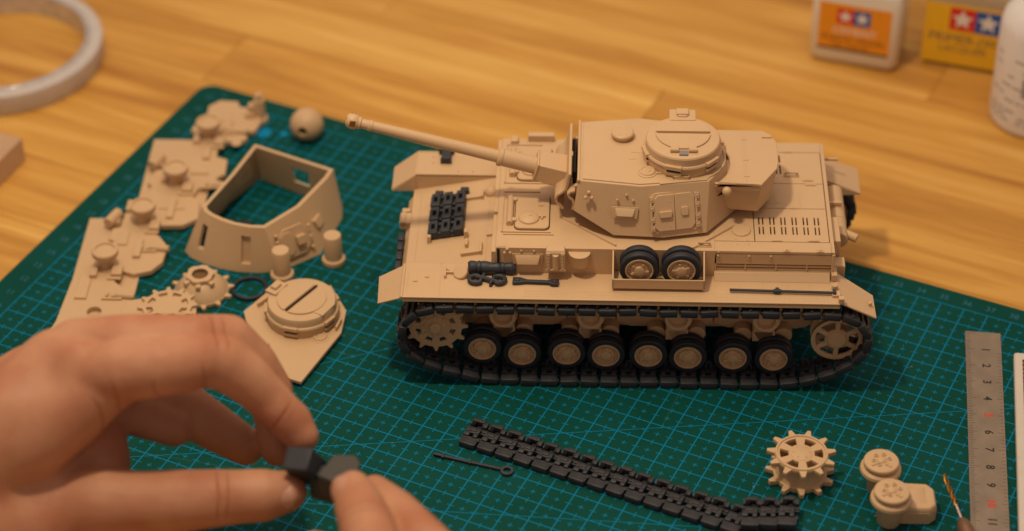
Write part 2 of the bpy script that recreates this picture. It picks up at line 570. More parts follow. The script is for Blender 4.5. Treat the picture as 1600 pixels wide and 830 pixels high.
# hull tub
b = MB()
prof = [(-3.3, 1.9), (-2.0, 1.45), (12.2, 1.5), (13.2, 2.2), (13.35, 4.3), (-.2, 4.3), (-3.8, 3.55), (-4.05, 3.2), (-3.95, 2.5)]
b.loft([(x, 2.2, z) for x, z in prof], [(x, 8.0, z) for x, z in prof])
hull = part(b, 'hull')
for i in range(7):
    x0 = -1.2 + i * 1.95
    b = MB()
    pr = [(x0, 3.7), (x0 + 1.9, 3.7), (x0 + 1.9, 1.85), (x0 + 1.35, 1.62), (x0 + .55, 1.62), (x0, 1.85)]
    b.loft([(x, 1.98, z) for x, z in pr], [(x, 2.2, z) for x, z in pr])
    part(b, 'side_armour_strip')
for i in range(4):
    xc = -.0 + i * 3.45 + .15
    bb = MB()
    bb.prism([(xc - .36, 2.95), (xc + .36, 2.95), (xc + .42, 2.2), (xc + .40, 1.9), (xc + .16, 1.5), (xc - .16, 1.5), (xc - .40, 1.9), (xc - .42, 2.2)], -1.3, -2.2, Matrix.Rotation(R(90), 4, 'X'))
    part(bb, 'bogie_bracket', bevel=.03)
    for s in (-1, 1):
        b2 = MB()
        b2.cyl((xc + s * .80, 1.5, 1.65), (xc + s * .80, 2.3, 1.65), .36)
        b2.box(xc + s * .2 - .25, xc + s * .2 + .25, 1.3, 1.9, 1.5, 2.0)
        part(b2, 'spring_housing')
for i in range(12):
    x0 = -1 + i * 1.1
    if i % 3 == 1:
        part(MB().box(x0, x0 + .22, 2.0, 2.2, 2.9, 3.35).cyl((x0 + .1, 1.9, 3.1), (x0 + .1, 2.2, 3.1), .13), 'side_fitting')

# glacis
def quadslab(p, th):
    p = [Vector(q) for q in p]
    n = (p[1] - p[0]).cross(p[3] - p[0]).normalized()
    return [q - n * th for q in p] + p
gl = MB(); gl.hexa(quadslab([(-3.85, 2.3, 3.62), (-.15, 2.3, 4.36), (-.15, 8.25, 4.36), (-3.85, 8.25, 3.62)], .18))
part(gl, 'glacis_plate')
def gz(x): return 3.62 + (x + 3.85) * .2
GM = lambda x, y: T(x, y, gz(x)) @ Matrix.Rotation(-math.atan(.2), 4, 'Y')
# fenders
for (y0, y1, nm) in ((NY, 2.3, 'near'), (8.25, FY, 'far')):
    b = MB().box(-3.76, 13.25, y0, y1, FZ - .10, FZ)
    ye = y0 if nm == 'near' else y1 - .06
    b.box(-3.76, 13.25, ye, ye + .06, FZ - .20, FZ + .03)
    fe = part(b, 'fender', bevel=.012)
    if nm == 'near':
        b = MB()
        for i in range(95):
            for j in range(3):
                xx = 1.0 + i * .125
                if xx < 12.8: b.box(xx, xx + .05, .30 + j * .16, .40 + j * .16, FZ, FZ + .008)
        part(b, 'tread_pattern', bevel=0, parent=fe, kind='stuff')
        b = MB()
        for x in (-2.35, -3.62): b.box(x, x + .035, y0 + .06, y1 - .05, FZ, FZ + .014)
        for x in (9.4, 10.3, 11.25, 12.1): b.box(x, x + .03, .95, 1.5, FZ, FZ + .012)
        part(b, 'fender_seam', bevel=0, parent=fe)
    # inner wall from fender down to the glacis edge
wallp = MB(); yy = 8.25
wallp.loft([(-3.76, yy, 3.5), (-.15, yy, 4.3), (-.15, yy, 4.42), (-3.76, yy, 4.42)], [(-3.76, yy + .08, 3.5), (-.15, yy + .08, 4.3), (-.15, yy + .08, 4.42), (-3.76, yy + .08, 4.42)])
part(wallp, 'fender_inner_wall')
# mud flaps
def flap(pts, th=.08):
    b = MB(); b.hexa(quadslab(pts, th)); return part(b, 'mud_flap')
f1 = flap([(-4.78, .62, 3.68), (-3.76, NY, 4.41), (-3.76, 2.2, 4.41), (-4.85, 2.30, 3.68)])
MB_ = MB(); MB_.cyl((-3.78, NY, 4.38), (-3.78, 2.2, 4.38), .07, seg=10); part(MB_, 'flap_hinge', bevel=0)
flap([(-4.80, 8.25, 3.6), (-3.76, 8.25, 4.42), (-3.76, FY, 4.42), (-4.80, FY - .05, 3.6)])
MB_ = MB().loft([(-4.78, 8.22, 3.55), (-3.76, 8.22, 3.55), (-3.76, 8.22, 4.4), ], [(-4.78, 8.30, 3.55), (-3.76, 8.30, 3.55), (-3.76, 8.30, 4.4)]); part(MB_, 'flap_side')
flap([(13.25, .28, 4.40), (14.73, .22, 3.70), (14.70, 1.62, 3.70), (13.25, 2.15, 4.40)])
flap([(13.25, 8.3, 4.40), (14.75, 8.42, 3.68), (14.75, 10.15, 3.68), (13.25, FY, 4.40)])
MB_ = MB().loft([(13.25, 8.28, 3.6), (14.75, 8.38, 3.6), (14.75, 8.38, 3.68), (13.25, 8.28, 4.3)], [(13.25, 8.36, 3.6), (14.75, 8.46, 3.6), (14.75, 8.46, 3.68), (13.25, 8.36, 4.3)]); part(MB_, 'flap_side')
MB_ = MB().cyl((14.52, .85, 3.84), (14.50, .83, 3.98), .07, seg=8).box(13.2, 13.42, .2, .42, 4.36, 4.62); part(MB_, 'flap_fitting')
part(MB().box(13.0, 13.22, 1.55, 2.1, 4.42, 4.72).box(12.98, 13.3, .55, .85, 4.4, 4.52).cyl((13.1, 1.1, 4.4), (13.1, 1.1, 4.62), .12), 'rear_light_bracket')

# spare track on the glacis (three links across)
sp = thing_part = MB().box(-3.05, -2.9, 4.35, 4.6, gz(-3) + .0, gz(-3) + .34).box(-1.55, -1.4, 4.35, 4.6, gz(-1.5), gz(-1.5) + .34)
part(sp, 'track_holder')
b = MB()
b.box(0, 1.45, .02, .86, 0, .09)
for (x0, x1) in ((0, .40), (.53, .92), (1.05, 1.45)):
    b.box(x0, x1, 0, .26, .05, .34); b.box(x0 + .02, x1 - .02, .66, .88, .05, .30)
    b.box(x0, x0 + .13, .2, .7, .05, .32); b.box(x1 - .13, x1, .2, .7, .05, .32)
b.box(.38, .55, .05, .22, .05, .24); b.box(.90, 1.07, .05, .22, .05, .24); b.box(.38, .55, .62, .78, .05, .24); b.box(.90, 1.07, .62, .78, .05, .24)
SPL = b.mesh('spare_link'); SPL.materials.append(TRK)
spt = part(MB().cyl((-2.9, 4.6, gz(-2.9) + .12), (-2.9, 7.2, gz(-2.9) + .12), .05, seg=8), 'spare_track', TRK, bevel=0)
for i in range(3):
    l = link('track_link', SPL, TRK, spt, .03)
    l.matrix_basis = T(-2.98, 4.52 + i * .92, gz(-2.98) + .02) @ Matrix.Rotation(-math.atan(.2), 4, 'Y') @ Matrix.Diagonal((1, 1.02, 1.1, 1))
for x0 in (-2.9, -1.85):
    part(MB().box(x0, x0 + .36, 7.22, 7.5, .02 + gz(x0), .36 + gz(x0)), 'link_lug', TRK, bevel=.06, parent=spt)
# spare links on the nose
nt_ = part(MB().box(-4.2, -4.1, 2.9, 5.5, 2.95, 3.1), 'nose_track', TRK)
for i in range(4):
    l = link('track_link', LINK, TRK, nt_)
    l.matrix_basis = T(-4.18, 3.3 + i * .62, 2.3) @ Matrix.Rotation(R(90), 4, 'Z') @ Matrix.Rotation(R(90), 4, 'X') @ Matrix.Diagonal((.78, .9, .7, 1))
b = MB(); b.box(-4.3, -3.8, 5.9, 6.6, 3.3, 3.66); b.cyl((-4.15, 5.9, 3.55), (-4.15, 6.6, 3.55), .16)
b.box(-4.25, -3.9, 6.75, 7.0, 3.3, 3.6); b.box(-4.2, -3.9, 2.4, 2.7, 3.3, 3.6); part(b, 'tow_hook', bevel=.04)
# glacis details
M = GM(-1.2, 3.35); part(MB().box(-.42, .40, -.18, .12, 0, .16, M).box(.36, .46, -.22, .42, 0, .2, M), 'glacis_bracket')
M = GM(-1.3, 7.0); part(MB().box(-.42, .40, -.1, .16, 0, .14, M).box(.36, .46, -.15, .3, 0, .2, M), 'glacis_bracket')
M = GM(-.55, 7.2); part(MB().ball((0, 0, .05), .28, (1, 1, .9), M=M), 'machine_gun_ball')
M = GM(-.45, 4.5); part(MB().box(-.18, .15, -.25, .25, 0, .12, M), 'glacis_bracket')
M = GM(-1.4, 3.95); part(MB().box(-.06, .06, -.25, .15, 0, .2, M), 'glacis_bracket')
M = GM(-2.6, 2.75); bb = MB()
bb.box(-.3, .3, -.2, .2, 0, .04, M)
for i in range(3):
    for j in range(2): bb.ball((-.2 + .2 * i, -.1 + .2 * j, .05), .045, seg=8, M=M)
part(bb, 'bolted_plate', bevel=.01)
M = GM(-2.5, 7.4); bb = MB()
for i in range(3):
    for j in range(2): bb.ball((-.2 + .22 * i, -.1 + .22 * j, .02), .05, seg=8, M=M)
part(bb, 'rivet', bevel=0)
b = MB()
for y in (2.62, 7.9): b.box(-3.6, -.3, y, y + .03, -.01, .02, T(0, 0, 0))
# seam across the glacis
M = GM(-.62, 5.2); part(MB().box(-.02, .02, -2.6, 2.7, 0, .02, M), 'glacis_seam', bevel=0)
M = GM(-3.5, 5.2); part(MB().box(-.02, .02, -2.7, 2.7, 0, .02, M), 'glacis_seam', bevel=0)
bb = MB()
for x in (-3.3, -2.85): bb.ball((x, 1.15 + (x + 3.3) * .6, FZ + .01), .07, (1.4, .8, .8), 8)
part(bb, 'rivet', bevel=0)

# superstructure
DZ = 5.66
b = MB()
b.box(-.15, 8.42, 1.79, 9.15, 4.35, DZ)
sup = part(b, 'superstructure')
b = MB()
b.box(8.42, 13.08, 2.15, 8.8, 4.35, 5.15)
b.box(8.42, 13.05, 1.79, 2.15, 5.02, DZ - .1); b.box(8.42, 13.05, 8.8, 9.15, 5.0, DZ - .1)
b.hexa([Vector(p) for p in ((8.42, 1.45, FZ), (12.95, 1.45, FZ), (12.95, 2.15, FZ), (8.42, 2.15, FZ), (8.42, 1.72, 4.66), (12.95, 1.72, 4.66), (12.95, 2.15, 4.66), (8.42, 2.15, 4.66))])
b.box(12.98, 13.1, 1.75, 9.15, 4.2, DZ - .1); b.box(8.42, 8.5, 1.79, 2.2, 4.35, 5.5)
part(b, 'engine_bay')
# air intake slats
for k in range(2):
    part(MB().box(8.5, 12.98, 1.83, 1.93, 4.70 + k * .15, 4.79 + k * .15), 'intake_slat', bevel=.01)
part(MB().box(8.5, 12.98, 1.80, 1.84, 4.66, 4.69).box(9.6, 9.66, 1.8, 1.9, 4.66, 5.03).box(10.8, 10.86, 1.8, 1.9, 4.66, 5.03).box(12.0, 12.06, 1.8, 1.9, 4.66, 5.03), 'intake_divider', bevel=.008)
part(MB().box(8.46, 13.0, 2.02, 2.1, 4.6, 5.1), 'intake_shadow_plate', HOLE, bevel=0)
# engine deck plates with slotted grilles
def slots(cx, cy, nx, ny, px, py, w_, h_):
    out = []
    for i in range(nx):
        for j in range(ny):
            x = cx + i * px; y = cy + j * py
            for s in (-.075, .075):
                out.append([(x + s - w_, y - h_), (x + s + w_, y - h_), (x + s + w_, y + h_), (x + s - w_, y + h_)])
    return out
def deckplate(x0, x1, y0, y1, holes=(), label=None):
    me = plate_mesh('deck_plate', [[(x0, y0), (x1, y0), (x1, y1), (x0, y1)]] + list(holes), .16, .012)
    xf(me, T(0, 0, DZ - .08)); return link('deck_plate', me, TAN, TK)
g = .03
deckplate(8.42, 12.98, 1.79, 2.42)
deckplate(8.42, 9.98, 2.45, 9.15)
deckplate(10.01, 12.9, 2.45, 4.60, slots(10.28, 3.16, 6, 2, .44, .62, .026, .25))
deckplate(10.01, 12.9, 4.63, 6.28)
deckplate(10.01, 12.9, 6.31, 8.45, slots(11.15, 7.25, 1, 1, .44, .7, .032, .30) + slots(11.15, 8.0, 1, 1, .44, .7, .032, .25))
deckplate(10.01, 12.98, 8.48, 9.15)
deckplate(12.93, 13.08, 1.79, 9.15)
b = MB()
for (x, y) in ((10.85, 2.48), (12.3, 2.50), (11.6, 4.62), (12.3, 6.5), (11.6, 8.46), (10.4, 8.5), (12.4, 6.2)):
    b.box(x - .22, x + .22, y - .05, y + .05, DZ, DZ + .035); b.cyl((x - .15, y, DZ + .02), (x + .15, y, DZ + .02), .045, seg=8)
part(b, 'deck_hinge', bevel=.006)
b = MB()
for (x, y) in ((11.2, 1.84), (12.5, 1.84)):
    b.box(x - .13, x + .13, y - .08, y + .12, DZ, DZ + .05); b.ball((x, y, DZ + .05), .07, seg=8)
part(b, 'deck_latch', bevel=.006)
b = MB()
for x in (10.9, 11.9): b.box(x - .02, x + .02, 4.75, 5.6, DZ, DZ + .012)
b.box(10.4, 11.2, 4.95, 5.0, DZ, DZ + .012); b.box(10.5, 10.52, 7, 8.3, DZ, DZ + .012)
part(b, 'deck_panel_line', bevel=0)
def grab(x, y, l, d='x', z=DZ):
    b = MB()
    if d == 'x': pts = [(x - l / 2, y, z), (x - l / 2, y, z + .16), (x + l / 2, y, z + .16), (x + l / 2, y, z)]
    b.box(x - l / 2, x + l / 2, y - .03, y + .03, z + .1, z + .17); b.box(x - l / 2, x - l / 2 + .07, y - .03, y + .03, z, z + .12); b.box(x + l / 2 - .07, x + l / 2, y - .03, y + .03, z, z + .12)
    b.box(x - l / 2 - .05, x + l / 2 + .05, y - .12, y - .08, z, z + .05)
    return part(b, 'grab_handle', bevel=.012)
grab(8.0, 2.12, .5); grab(11.65, 6.85, .55)
part(MB().lathe([(0, .08), (.34, .08), (.38, .04), (.38, 0)], T(9.48, 3.1, DZ), 28), 'filler_cap', bevel=.008)
b = MB()
for x, y in ((9.25, 2.55), (9.7, 2.5), (9.3, 2.2), (9.75, 2.2), (9.55, 3.4)): b.ball((x, y, DZ), .035, seg=8)
part(b, 'rivet', bevel=0)
# splash strips
def strip(name, a, c, w_=.05, h=.10):
    a, c = Vector((*a, DZ)), Vector((*c, DZ)); d = (c - a).normalized(); n = Vector((-d.y, d.x, 0)) * w_
    b = MB(); b.hexa([a - n, c - n, c + n, a + n, a - n * .5 + Vector((0, 0, h)), c - n * .5 + Vector((0, 0, h)), c + n * .5 + Vector((0, 0, h)), a + n * .5 + Vector((0, 0, h))])
    return part(b, name, bevel=.01)
strip('splash_strip', (2.42, 3.75), (4.55, 1.98)); strip('splash_strip', (7.55, 1.88), (9.2, 3.38)); strip('splash_strip', (2.05, 5.2), (2.42, 3.75))
# driver hatches
def hatch(y0, y1):
    me = plate_mesh('hatch_joint', [rrect(.52, 1.935, y0 + .15, y1 - .19, .24, 5)], .006, .001); xf(me, T(0, 0, DZ + .004)); link('hatch_joint', me, HOLE, TK)
    b = MB()
    for (x0, x1, a, c) in ((.02, 1.98, y0, y0 + .05), (.02, 1.5, y1 - .05, y1), (.02, .07, y0, y1)): b.box(x0, x1, a, c, DZ, DZ + .05)
    fr = part(b, 'hatch_frame', bevel=.008)
    me = plate_mesh('hatch_lid', [rrect(.55, 1.9, y0 + .18, y1 - .22, .22, 5)], .12, .02); xf(me, T(0, 0, DZ + .05)); lid = link('hatch_lid', me, TAN, TK)
    yc = y0 + .85
    part(MB().lathe([(0, .16), (.28, .14), (.40, .07), (.42, 0)], T(1.1, yc - .05, DZ + .11), 28).box(1.08, 1.22, yc - .08, yc - .02, DZ + .25, DZ + .29), 'hatch_dome', bevel=.01, parent=lid)
    part(MB().box(1.5, 1.75, yc + .0, yc + .12, DZ + .1, DZ + .2).cyl((1.62, yc - .12, DZ + .15), (1.62, yc + .2, DZ + .15), .05, seg=8).box(1.45, 1.65, yc + .75, yc + .8, DZ + .1, DZ + .16), 'hatch_latch', bevel=.01, parent=lid)
    part(MB().cyl((.34, y0 + .45, DZ + .10), (.34, y1 - .45, DZ + .10), .13, seg=16).box(.44, .6, y0 + .55, y0 + .75, DZ, DZ + .2).box(.44, .6, y1 - .8, y1 - .6, DZ, DZ + .2), 'hatch_hinge', bevel=.01)
hatch(2.75, 5.45); hatch(6.0, 8.7)
part(MB().box(-.1, .25, 1.85, 1.95, DZ, DZ + .02).box(.1, 2.1, 2.6, 2.64, DZ, DZ + .05), 'deck_rib', bevel=.006)
part(MB().box(.9, 2.0, 8.95, 9.25, DZ, DZ + .3).box(.2, .5, 8.7, 9.1, DZ, DZ + .2), 'periscope_block', bevel=.03)
part(MB().box(-.33, -.15, 1.79, 4.2, 4.35, 5.45).box(-.33, -.15, 4.2, 9.15, 4.35, 5.6), 'front_armour', bevel=.02)
part(MB().box(-.10, .0, 1.74, 1.80, 4.4, 5.6), 'side_dark_strip', HOLE, bevel=0)  # narrow strip in the dark gap colour along the wall's front edge

# near wall fittings (wall plane y = 1.79)
def tri_bolt(M, s=1.0):
    b = MB()
    for a in (90, 210, 330): b.ball((.11 * s * math.cos(R(a)), .11 * s * math.sin(R(a)), .03), .065 * s, seg=10, M=M)
    b.prism([(.17 * s * math.cos(R(a)), .17 * s * math.sin(R(a))) for a in (90, 210, 330)], 0, .035, M)
    return b
WF = lambda x, z: T(x, 1.79, z) @ FACE_Y
part(tri_bolt(WF(.30, 5.48), 1.1), 'tri_bolt', bevel=.008)
def visor(M, w_, h_, d, name='vision_flap'):
    b = MB()
    b.prism([(-w_ / 2 - .08, -h_ / 2 - .1), (w_ / 2 + .08, -h_ / 2 - .1), (w_ / 2 + .12, h_ / 2 + .04), (-w_ / 2 - .12, h_ / 2 + .04)], 0, .04, M)
    p = [(-w_ / 2, -h_ / 2, .04), (w_ / 2, -h_ / 2, .04), (w_ / 2, h_ / 2, .04), (-w_ / 2, h_ / 2, .04),
         (-w_ / 2 + .1, -h_ / 2 + .02, d), (w_ / 2 - .1, -h_ / 2 + .02, d), (w_ / 2 - .02, h_ / 2 - .06, d * .5), (-w_ / 2 + .02, h_ / 2 - .06, d * .5)]
    b.hexa([M @ Vector(q) for q in p])
    return part(b, name, bevel=.015)
visor(WF(1.1, 5.15), 1.0, .38, .22)
b = MB()
for x in (.85, 1.35): b.ball((x, 1.79, 5.5), .06, seg=10)
part(b, 'bolt', bevel=0)
# tool crate with bolted straps
b = MB(); b.box(1.82, 2.58, 1.42, 1.79, 4.9, 5.68)
b.hexa([Vector(p) for p in ((1.82, 1.42, 5.68), (2.58, 1.42, 5.68), (2.58, 1.79, 5.68), (1.82, 1.79, 5.68), (1.86, 1.50, 5.78), (2.54, 1.50, 5.78), (2.54, 1.79, 5.80), (1.86, 1.79, 5.80))])
cr = part(b, 'wall_crate')
b = MB()
for x in (1.84, 2.40): b.box(x, x + .16, 1.37, 1.42, 4.86, 5.7)
for x in (1.92, 2.48):
    for k in range(5): b.ball((x, 1.37, 4.98 + k * .16), .035, seg=8)
b.box(1.82, 2.6, 1.36, 1.44, 4.84, 4.92)
part(b, 'crate_strap', bevel=.01, parent=cr)
part(MB().cyl((2.2, 1.40, 4.95), (2.2, 1.40, 5.62), .12, seg=14), 'crate_rib', parent=cr, bevel=0)
# half round cover
n = 14
hp = [(3.13 + .44 * math.cos(PI + PI * i / n), 1.79 + .46 * math.sin(PI + PI * i / n)) for i in range(n + 1)]
hp2 = [(3.13 + .38 * math.cos(PI + PI * i / n), 1.79 + .34 * math.sin(PI + PI * i / n)) for i in range(n + 1)]
part(MB().loft([(x, y, 4.9) for x, y in hp2], [(x, y, 5.52) for x, y in hp]), 'ventilator_cover')
# bolts above the intake
b = MB()
for x in (8.55, 9.75, 10.6): b.ball((x, 1.79, 5.42), .06, seg=10); b.box(x - .07, x + .07, 1.77, 1.79, 5.26, 5.32)
b.ball((8.55, 1.79, 5.60), .04, seg=8)
part(b, 'bolt', bevel=0)
# spare wheel rack
b = MB(); b.box(4.42, 8.02, .74, .80, FZ + .18, 4.98); b.box(4.42, 8.02, .74, 1.79, FZ + .14, FZ + .19)
for x in (4.42, 7.96): b.loft([(x, .74, FZ + .1), (x, 1.79, FZ + .1), (x, 1.79, 5.62), (x, 1.70, 5.62), (x, .74, 4.98)], [(x + .06, .74, FZ + .1), (x + .06, 1.79, FZ + .1), (x + .06, 1.79, 5.62), (x + .06, 1.70, 5.62), (x + .06, .74, 4.98)])
part(b, 'wheel_rack', bevel=.008)

# road wheels ---------------------------------------------------------------
def tyre_mesh(y0, y1):
    b = MB(); r1, r0 = .77, .565
    h = y1 - y0
    b.lathe([(r0, 0), (r1 - .05, 0), (r1 - .015, .025), (r1, .07), (r1, h - .07), (r1 - .015, h - .025), (r1 - .05, h), (r0, h)], T(0, y1, 0) @ FACE_Y, 40, closed=True)
    return b.mesh('tyre')
def hub_mesh():
    b = MB(); Mx = FACE_Y
    b.lathe([(0, -.20), (.565, -.20), (.565, .02), (.545, .08), (.50, .08), (.47, -.06), (.37, -.09), (.34, .02), (.22, .04), (.19, .12), (.10, .14), (0, .14)], Mx, 40)
    for k in range(6):
        a = R(60 * k + 30); b.ball((.43 * math.cos(a), .43 * math.sin(a), -.04), .06, seg=8, M=Mx)
        a = R(60 * k); b.ball((.26 * math.cos(a), .26 * math.sin(a), .03), .035, seg=8, M=Mx)
    for k in range(5):
        a = R(72 * k + 10); b.box(.16, .36, -.04, .04, -.06, .10, Mx @ Matrix.Rotation(a, 4, 'Z'))
    return b.mesh('wheel_hub', smooth=30)
TY1, TY2, HUBM = tyre_mesh(.0, .30), tyre_mesh(.42, .72), hub_mesh()
TY1.materials.append(RUB); TY2.materials.append(RUB); HUBM.materials.append(TAN)
AX = MB().cyl((0, .1, 0), (0, .9, 0), .56, seg=28).mesh('axle_drum'); AX.materials.append(TAN)
def wheel(x, y, z, flip=1, name='road_wheel', rot=0, tilt=0):
    w_ = link(name, AX, TAN, TK, world=False)
    w_.location = Vector((x, y, z)) - WLOC[TK.name]
    w_.rotation_euler = (tilt, rot, 0)
    w_.scale = (1, flip, 1)
    for nm, me in (('tyre', TY1), ('tyre', TY2), ('wheel_hub', HUBM)):
        c = bpy.data.objects.new(nm, me); COL.objects.link(c); c.parent = w_
        if nm == 'wheel_hub': c.location = (0, .06, 0)
    return w_
wx = [-.69, .9, 2.67, 4.24, 5.93, 7.5, 9.29, 10.91]
wz = [1.36, 1.12, 1.18, 1.12, 1.14, 1.08, 1.09, 1.06]
for i, (x, z) in enumerate(zip(wx, wz)):
    wheel(x, .70, z, rot=i * .7)
    wheel(x + .1, 9.25, 1.1, flip=-1, rot=i)
wheel(5.47, .98, 5.24, name='spare_wheel', rot=.3); wheel(7.10, .98, 5.25, name='spare_wheel', rot=.9)

# sprocket and idler --------------------------------------------------------
def sprocket_mesh(teeth=12, th=.14, holes=6, a0=0.0):
    win = [sector(.62, .82, 360 / holes * k + 11 + a0, 360 / holes * (k + 1) - 11 + a0) for k in range(holes)]
    return plate_mesh('sprocket_ring', [gear_outline(1.06, 1.29, teeth, .115, .04, R(a0))] + win, th, .02)
SPM = sprocket_mesh(12, .14, 8)
def drive_sprocket(x, y, z, flip=1, rot=0):
    root = MB().cyl((0, .12, 0), (0, 1.0, 0), .52, .52, seg=36).mesh('sprocket_drum'); root.materials.append(TAN)
    w_ = link('drive_sprocket', root, TAN, TK, world=False)
    w_.location = Vector((x, y, z)) - WLOC[TK.name]; w_.rotation_euler = (0, rot, 0); w_.scale = (1, flip, 1)
    m1 = SPM.copy(); m1.transform(FACE_Y)
    if not m1.materials: m1.materials.append(TAN)
    for dy in (0, .95):
        c = bpy.data.objects.new('tooth_ring', m1); COL.objects.link(c); c.parent = w_; c.location = (0, dy, 0)
    b = MB(); b.lathe([(.46, -.05), (.46, .09), (.40, .12), (.26, .12), (.24, .20), (.20, .24), (0, .25)], FACE_Y, 32)
    for k in range(10):
        a = R(36 * k); b.ball((.36 * math.cos(a), .36 * math.sin(a), .12), .03, seg=8, M=FACE_Y)
    hm = b.mesh('sprocket_cap', smooth=30); hm.materials.append(TAN)
    c = bpy.data.objects.new('hub_cap', hm); COL.objects.link(c); c.parent = w_
    for k in range(8):
        hp_ = MB(); hp_.box(.44, .60, -.06, .06, .04, .12, FACE_Y @ Matrix.Rotation(R(45 * k), 4, 'Z'))
        hm2 = hp_.mesh('spoke'); hm2.materials.append(TAN)
        c = bpy.data.objects.new('spoke', hm2); COL.objects.link(c); c.parent = w_
drive_sprocket(-2.52, .60, 2.62); drive_sprocket(-2.52, 9.4, 2.62, -1)
part(MB().cyl((-2.52, 1.6, 2.62), (-2.52, 2.4, 2.62), .7).cyl((-2.52, 7.6, 2.62), (-2.52, 8.4, 2.62), .7), 'final_drive')
IDM = plate_mesh('idler_ring', [circle(1.02, 56)] + [sector(.48, .85, 60 * k + 7 + 30, 60 * k + 53 + 30) for k in range(6)], .16, .03)
IDM.transform(FACE_Y); IDM.materials.append(TAN)
def idler(x, y, z, flip=1):
    bb = MB(); bb.lathe([(.40, -.1), (.40, .10), (.34, .16), (0, .16)], FACE_Y, 28); bb.cyl((0, .1, 0), (0, 1.2, 0), .3)
    me = bb.mesh('idler_hub'); me.materials.append(TAN)
    w_ = link('idler_wheel', me, TAN, TK, world=False); w_.location = Vector((x, y, z)) - WLOC[TK.name]; w_.scale = (1, flip, 1)
    for dy in (0, .5):
        c = bpy.data.objects.new('idler_ring', IDM); COL.objects.link(c); c.parent = w_; c.location = (0, dy, 0)
    rm = MB(); rm.lathe([(1.02, -.10), (1.02, .09), (.93, .10), (.90, .05), (.90, -.10)], FACE_Y, 56, closed=True)
    me2 = rm.mesh('idler_rim'); me2.materials.append(TAN)
    c = bpy.data.objects.new('rim', me2); COL.objects.link(c); c.parent = w_
idler(13.33, .72, 2.22); idler(13.33, 9.28, 2.22, -1)
# return rollers
RRM = MB().lathe([(0, -.14), (.35, -.14), (.38, .06), (.50, .06), (.55, .0), (.55, -.30), (.3, -.36), (.3, -1.3), (0, -1.3)], FACE_Y, 32).mesh('return_roller'); RRM.materials.append(TAN)
for i in range(4):
    for (y, f) in ((.62, 1), (9.3, -1)):
        w_ = link('return_roller', RRM, TAN, TK, world=False)
        w_.location = Vector((.15 + i * 3.45, y, 3.12)) - WLOC[TK.name]; w_.scale = (1, f, 1)

# running tracks --------------------------------------------------------------
path = [(0, .17), (11.0, .17), (11.8, .28), (12.6, .52), (13.3, .86), (13.95, 1.32), (14.42, 1.9), (14.6, 2.55), (14.38, 3.2), (13.85, 3.66), (13.1, 3.86),
        (11.5, 3.83), (9.5, 3.86), (7, 3.82), (5, 3.86), (3, 3.82), (1, 3.86), (-1, 3.86), (-2.2, 3.92), (-3.1, 3.72), (-3.68, 3.2), (-3.92, 2.5), (-3.85, 1.85), (-3.45, 1.3), (-2.9, .92), (-2.2, .66), (-1.4, .42), (-.7, .22)]
def resample(pts, n):
    P = [Vector(p) for p in pts] + [Vector(pts[0])]
    L = [0]
    for a, c in zip(P, P[1:]): L.append(L[-1] + (c - a).length)
    out = []
    for i in range(n):
        d = L[-1] * i / n
        k = max(j for j in range(len(L)) if L[j] <= d + 1e-9); k = min(k, len(P) - 2)
        t = (d - L[k]) / (L[k + 1] - L[k]); out.append(P[k].lerp(P[k + 1], t))
    return out, L[-1]
_, tot = resample(path, 4)
NL = round(tot / .80)
pp, _ = resample(path, NL)
for (y0, flip, nm) in ((.02, 1, 'near'), (9.95, -1, 'far')):
    tr = part(MB().cyl((3, y0 + flip * .7, .17), (3.3, y0 + flip * .7, .17), .03, seg=6), 'track', TRK, bevel=0)
    for i in range(NL):
        a, c = pp[i], pp[(i + 1) % NL]
        mid = (a + c) / 2; d = c - a
        l = bpy.data.objects.new('track_link', LINK); COL.objects.link(l); l.parent = tr
        l.matrix_basis = T(mid.x, y0 + random.uniform(-.025, .025), mid.y) @ Matrix.Rotation(-math.atan2(d.y, d.x) + R(random.uniform(-3, 3)), 4, 'Y') @ Matrix.Rotation(R(random.uniform(-1.5, 1.5)), 4, 'Z') @ Matrix.Diagonal((1, flip * 1.0, 1, 1))

# fender load ------------------------------------------------------------------
b = MB(); n = 18; pts = []; rs = []
for i in range(n + 1):
    t = i / n; pts.append((-1.25 + 1.9 * t, 1.78 + .02 * math.sin(t * 9), FZ + .25)); rs.append(.25 + .018 * math.sin(t * 23) - (.05 if i in (0, n) else 0) - (.03 if i in (4, 13) else 0))
b.tube(pts, rs, 14)
tarp = part(b, 'rolled_tarpaulin', DARK, bevel=0)
b = MB()
for x in (-.82, .12): b.lathe([(.27, -.05), (.27, .05), (.22, .05), (.22, -.05)], T(x, 1.78, FZ + .25) @ Matrix.Rotation(R(90), 4, 'Y'), 16, closed=True)
part(b, 'strap', DARK, bevel=.006, parent=tarp)
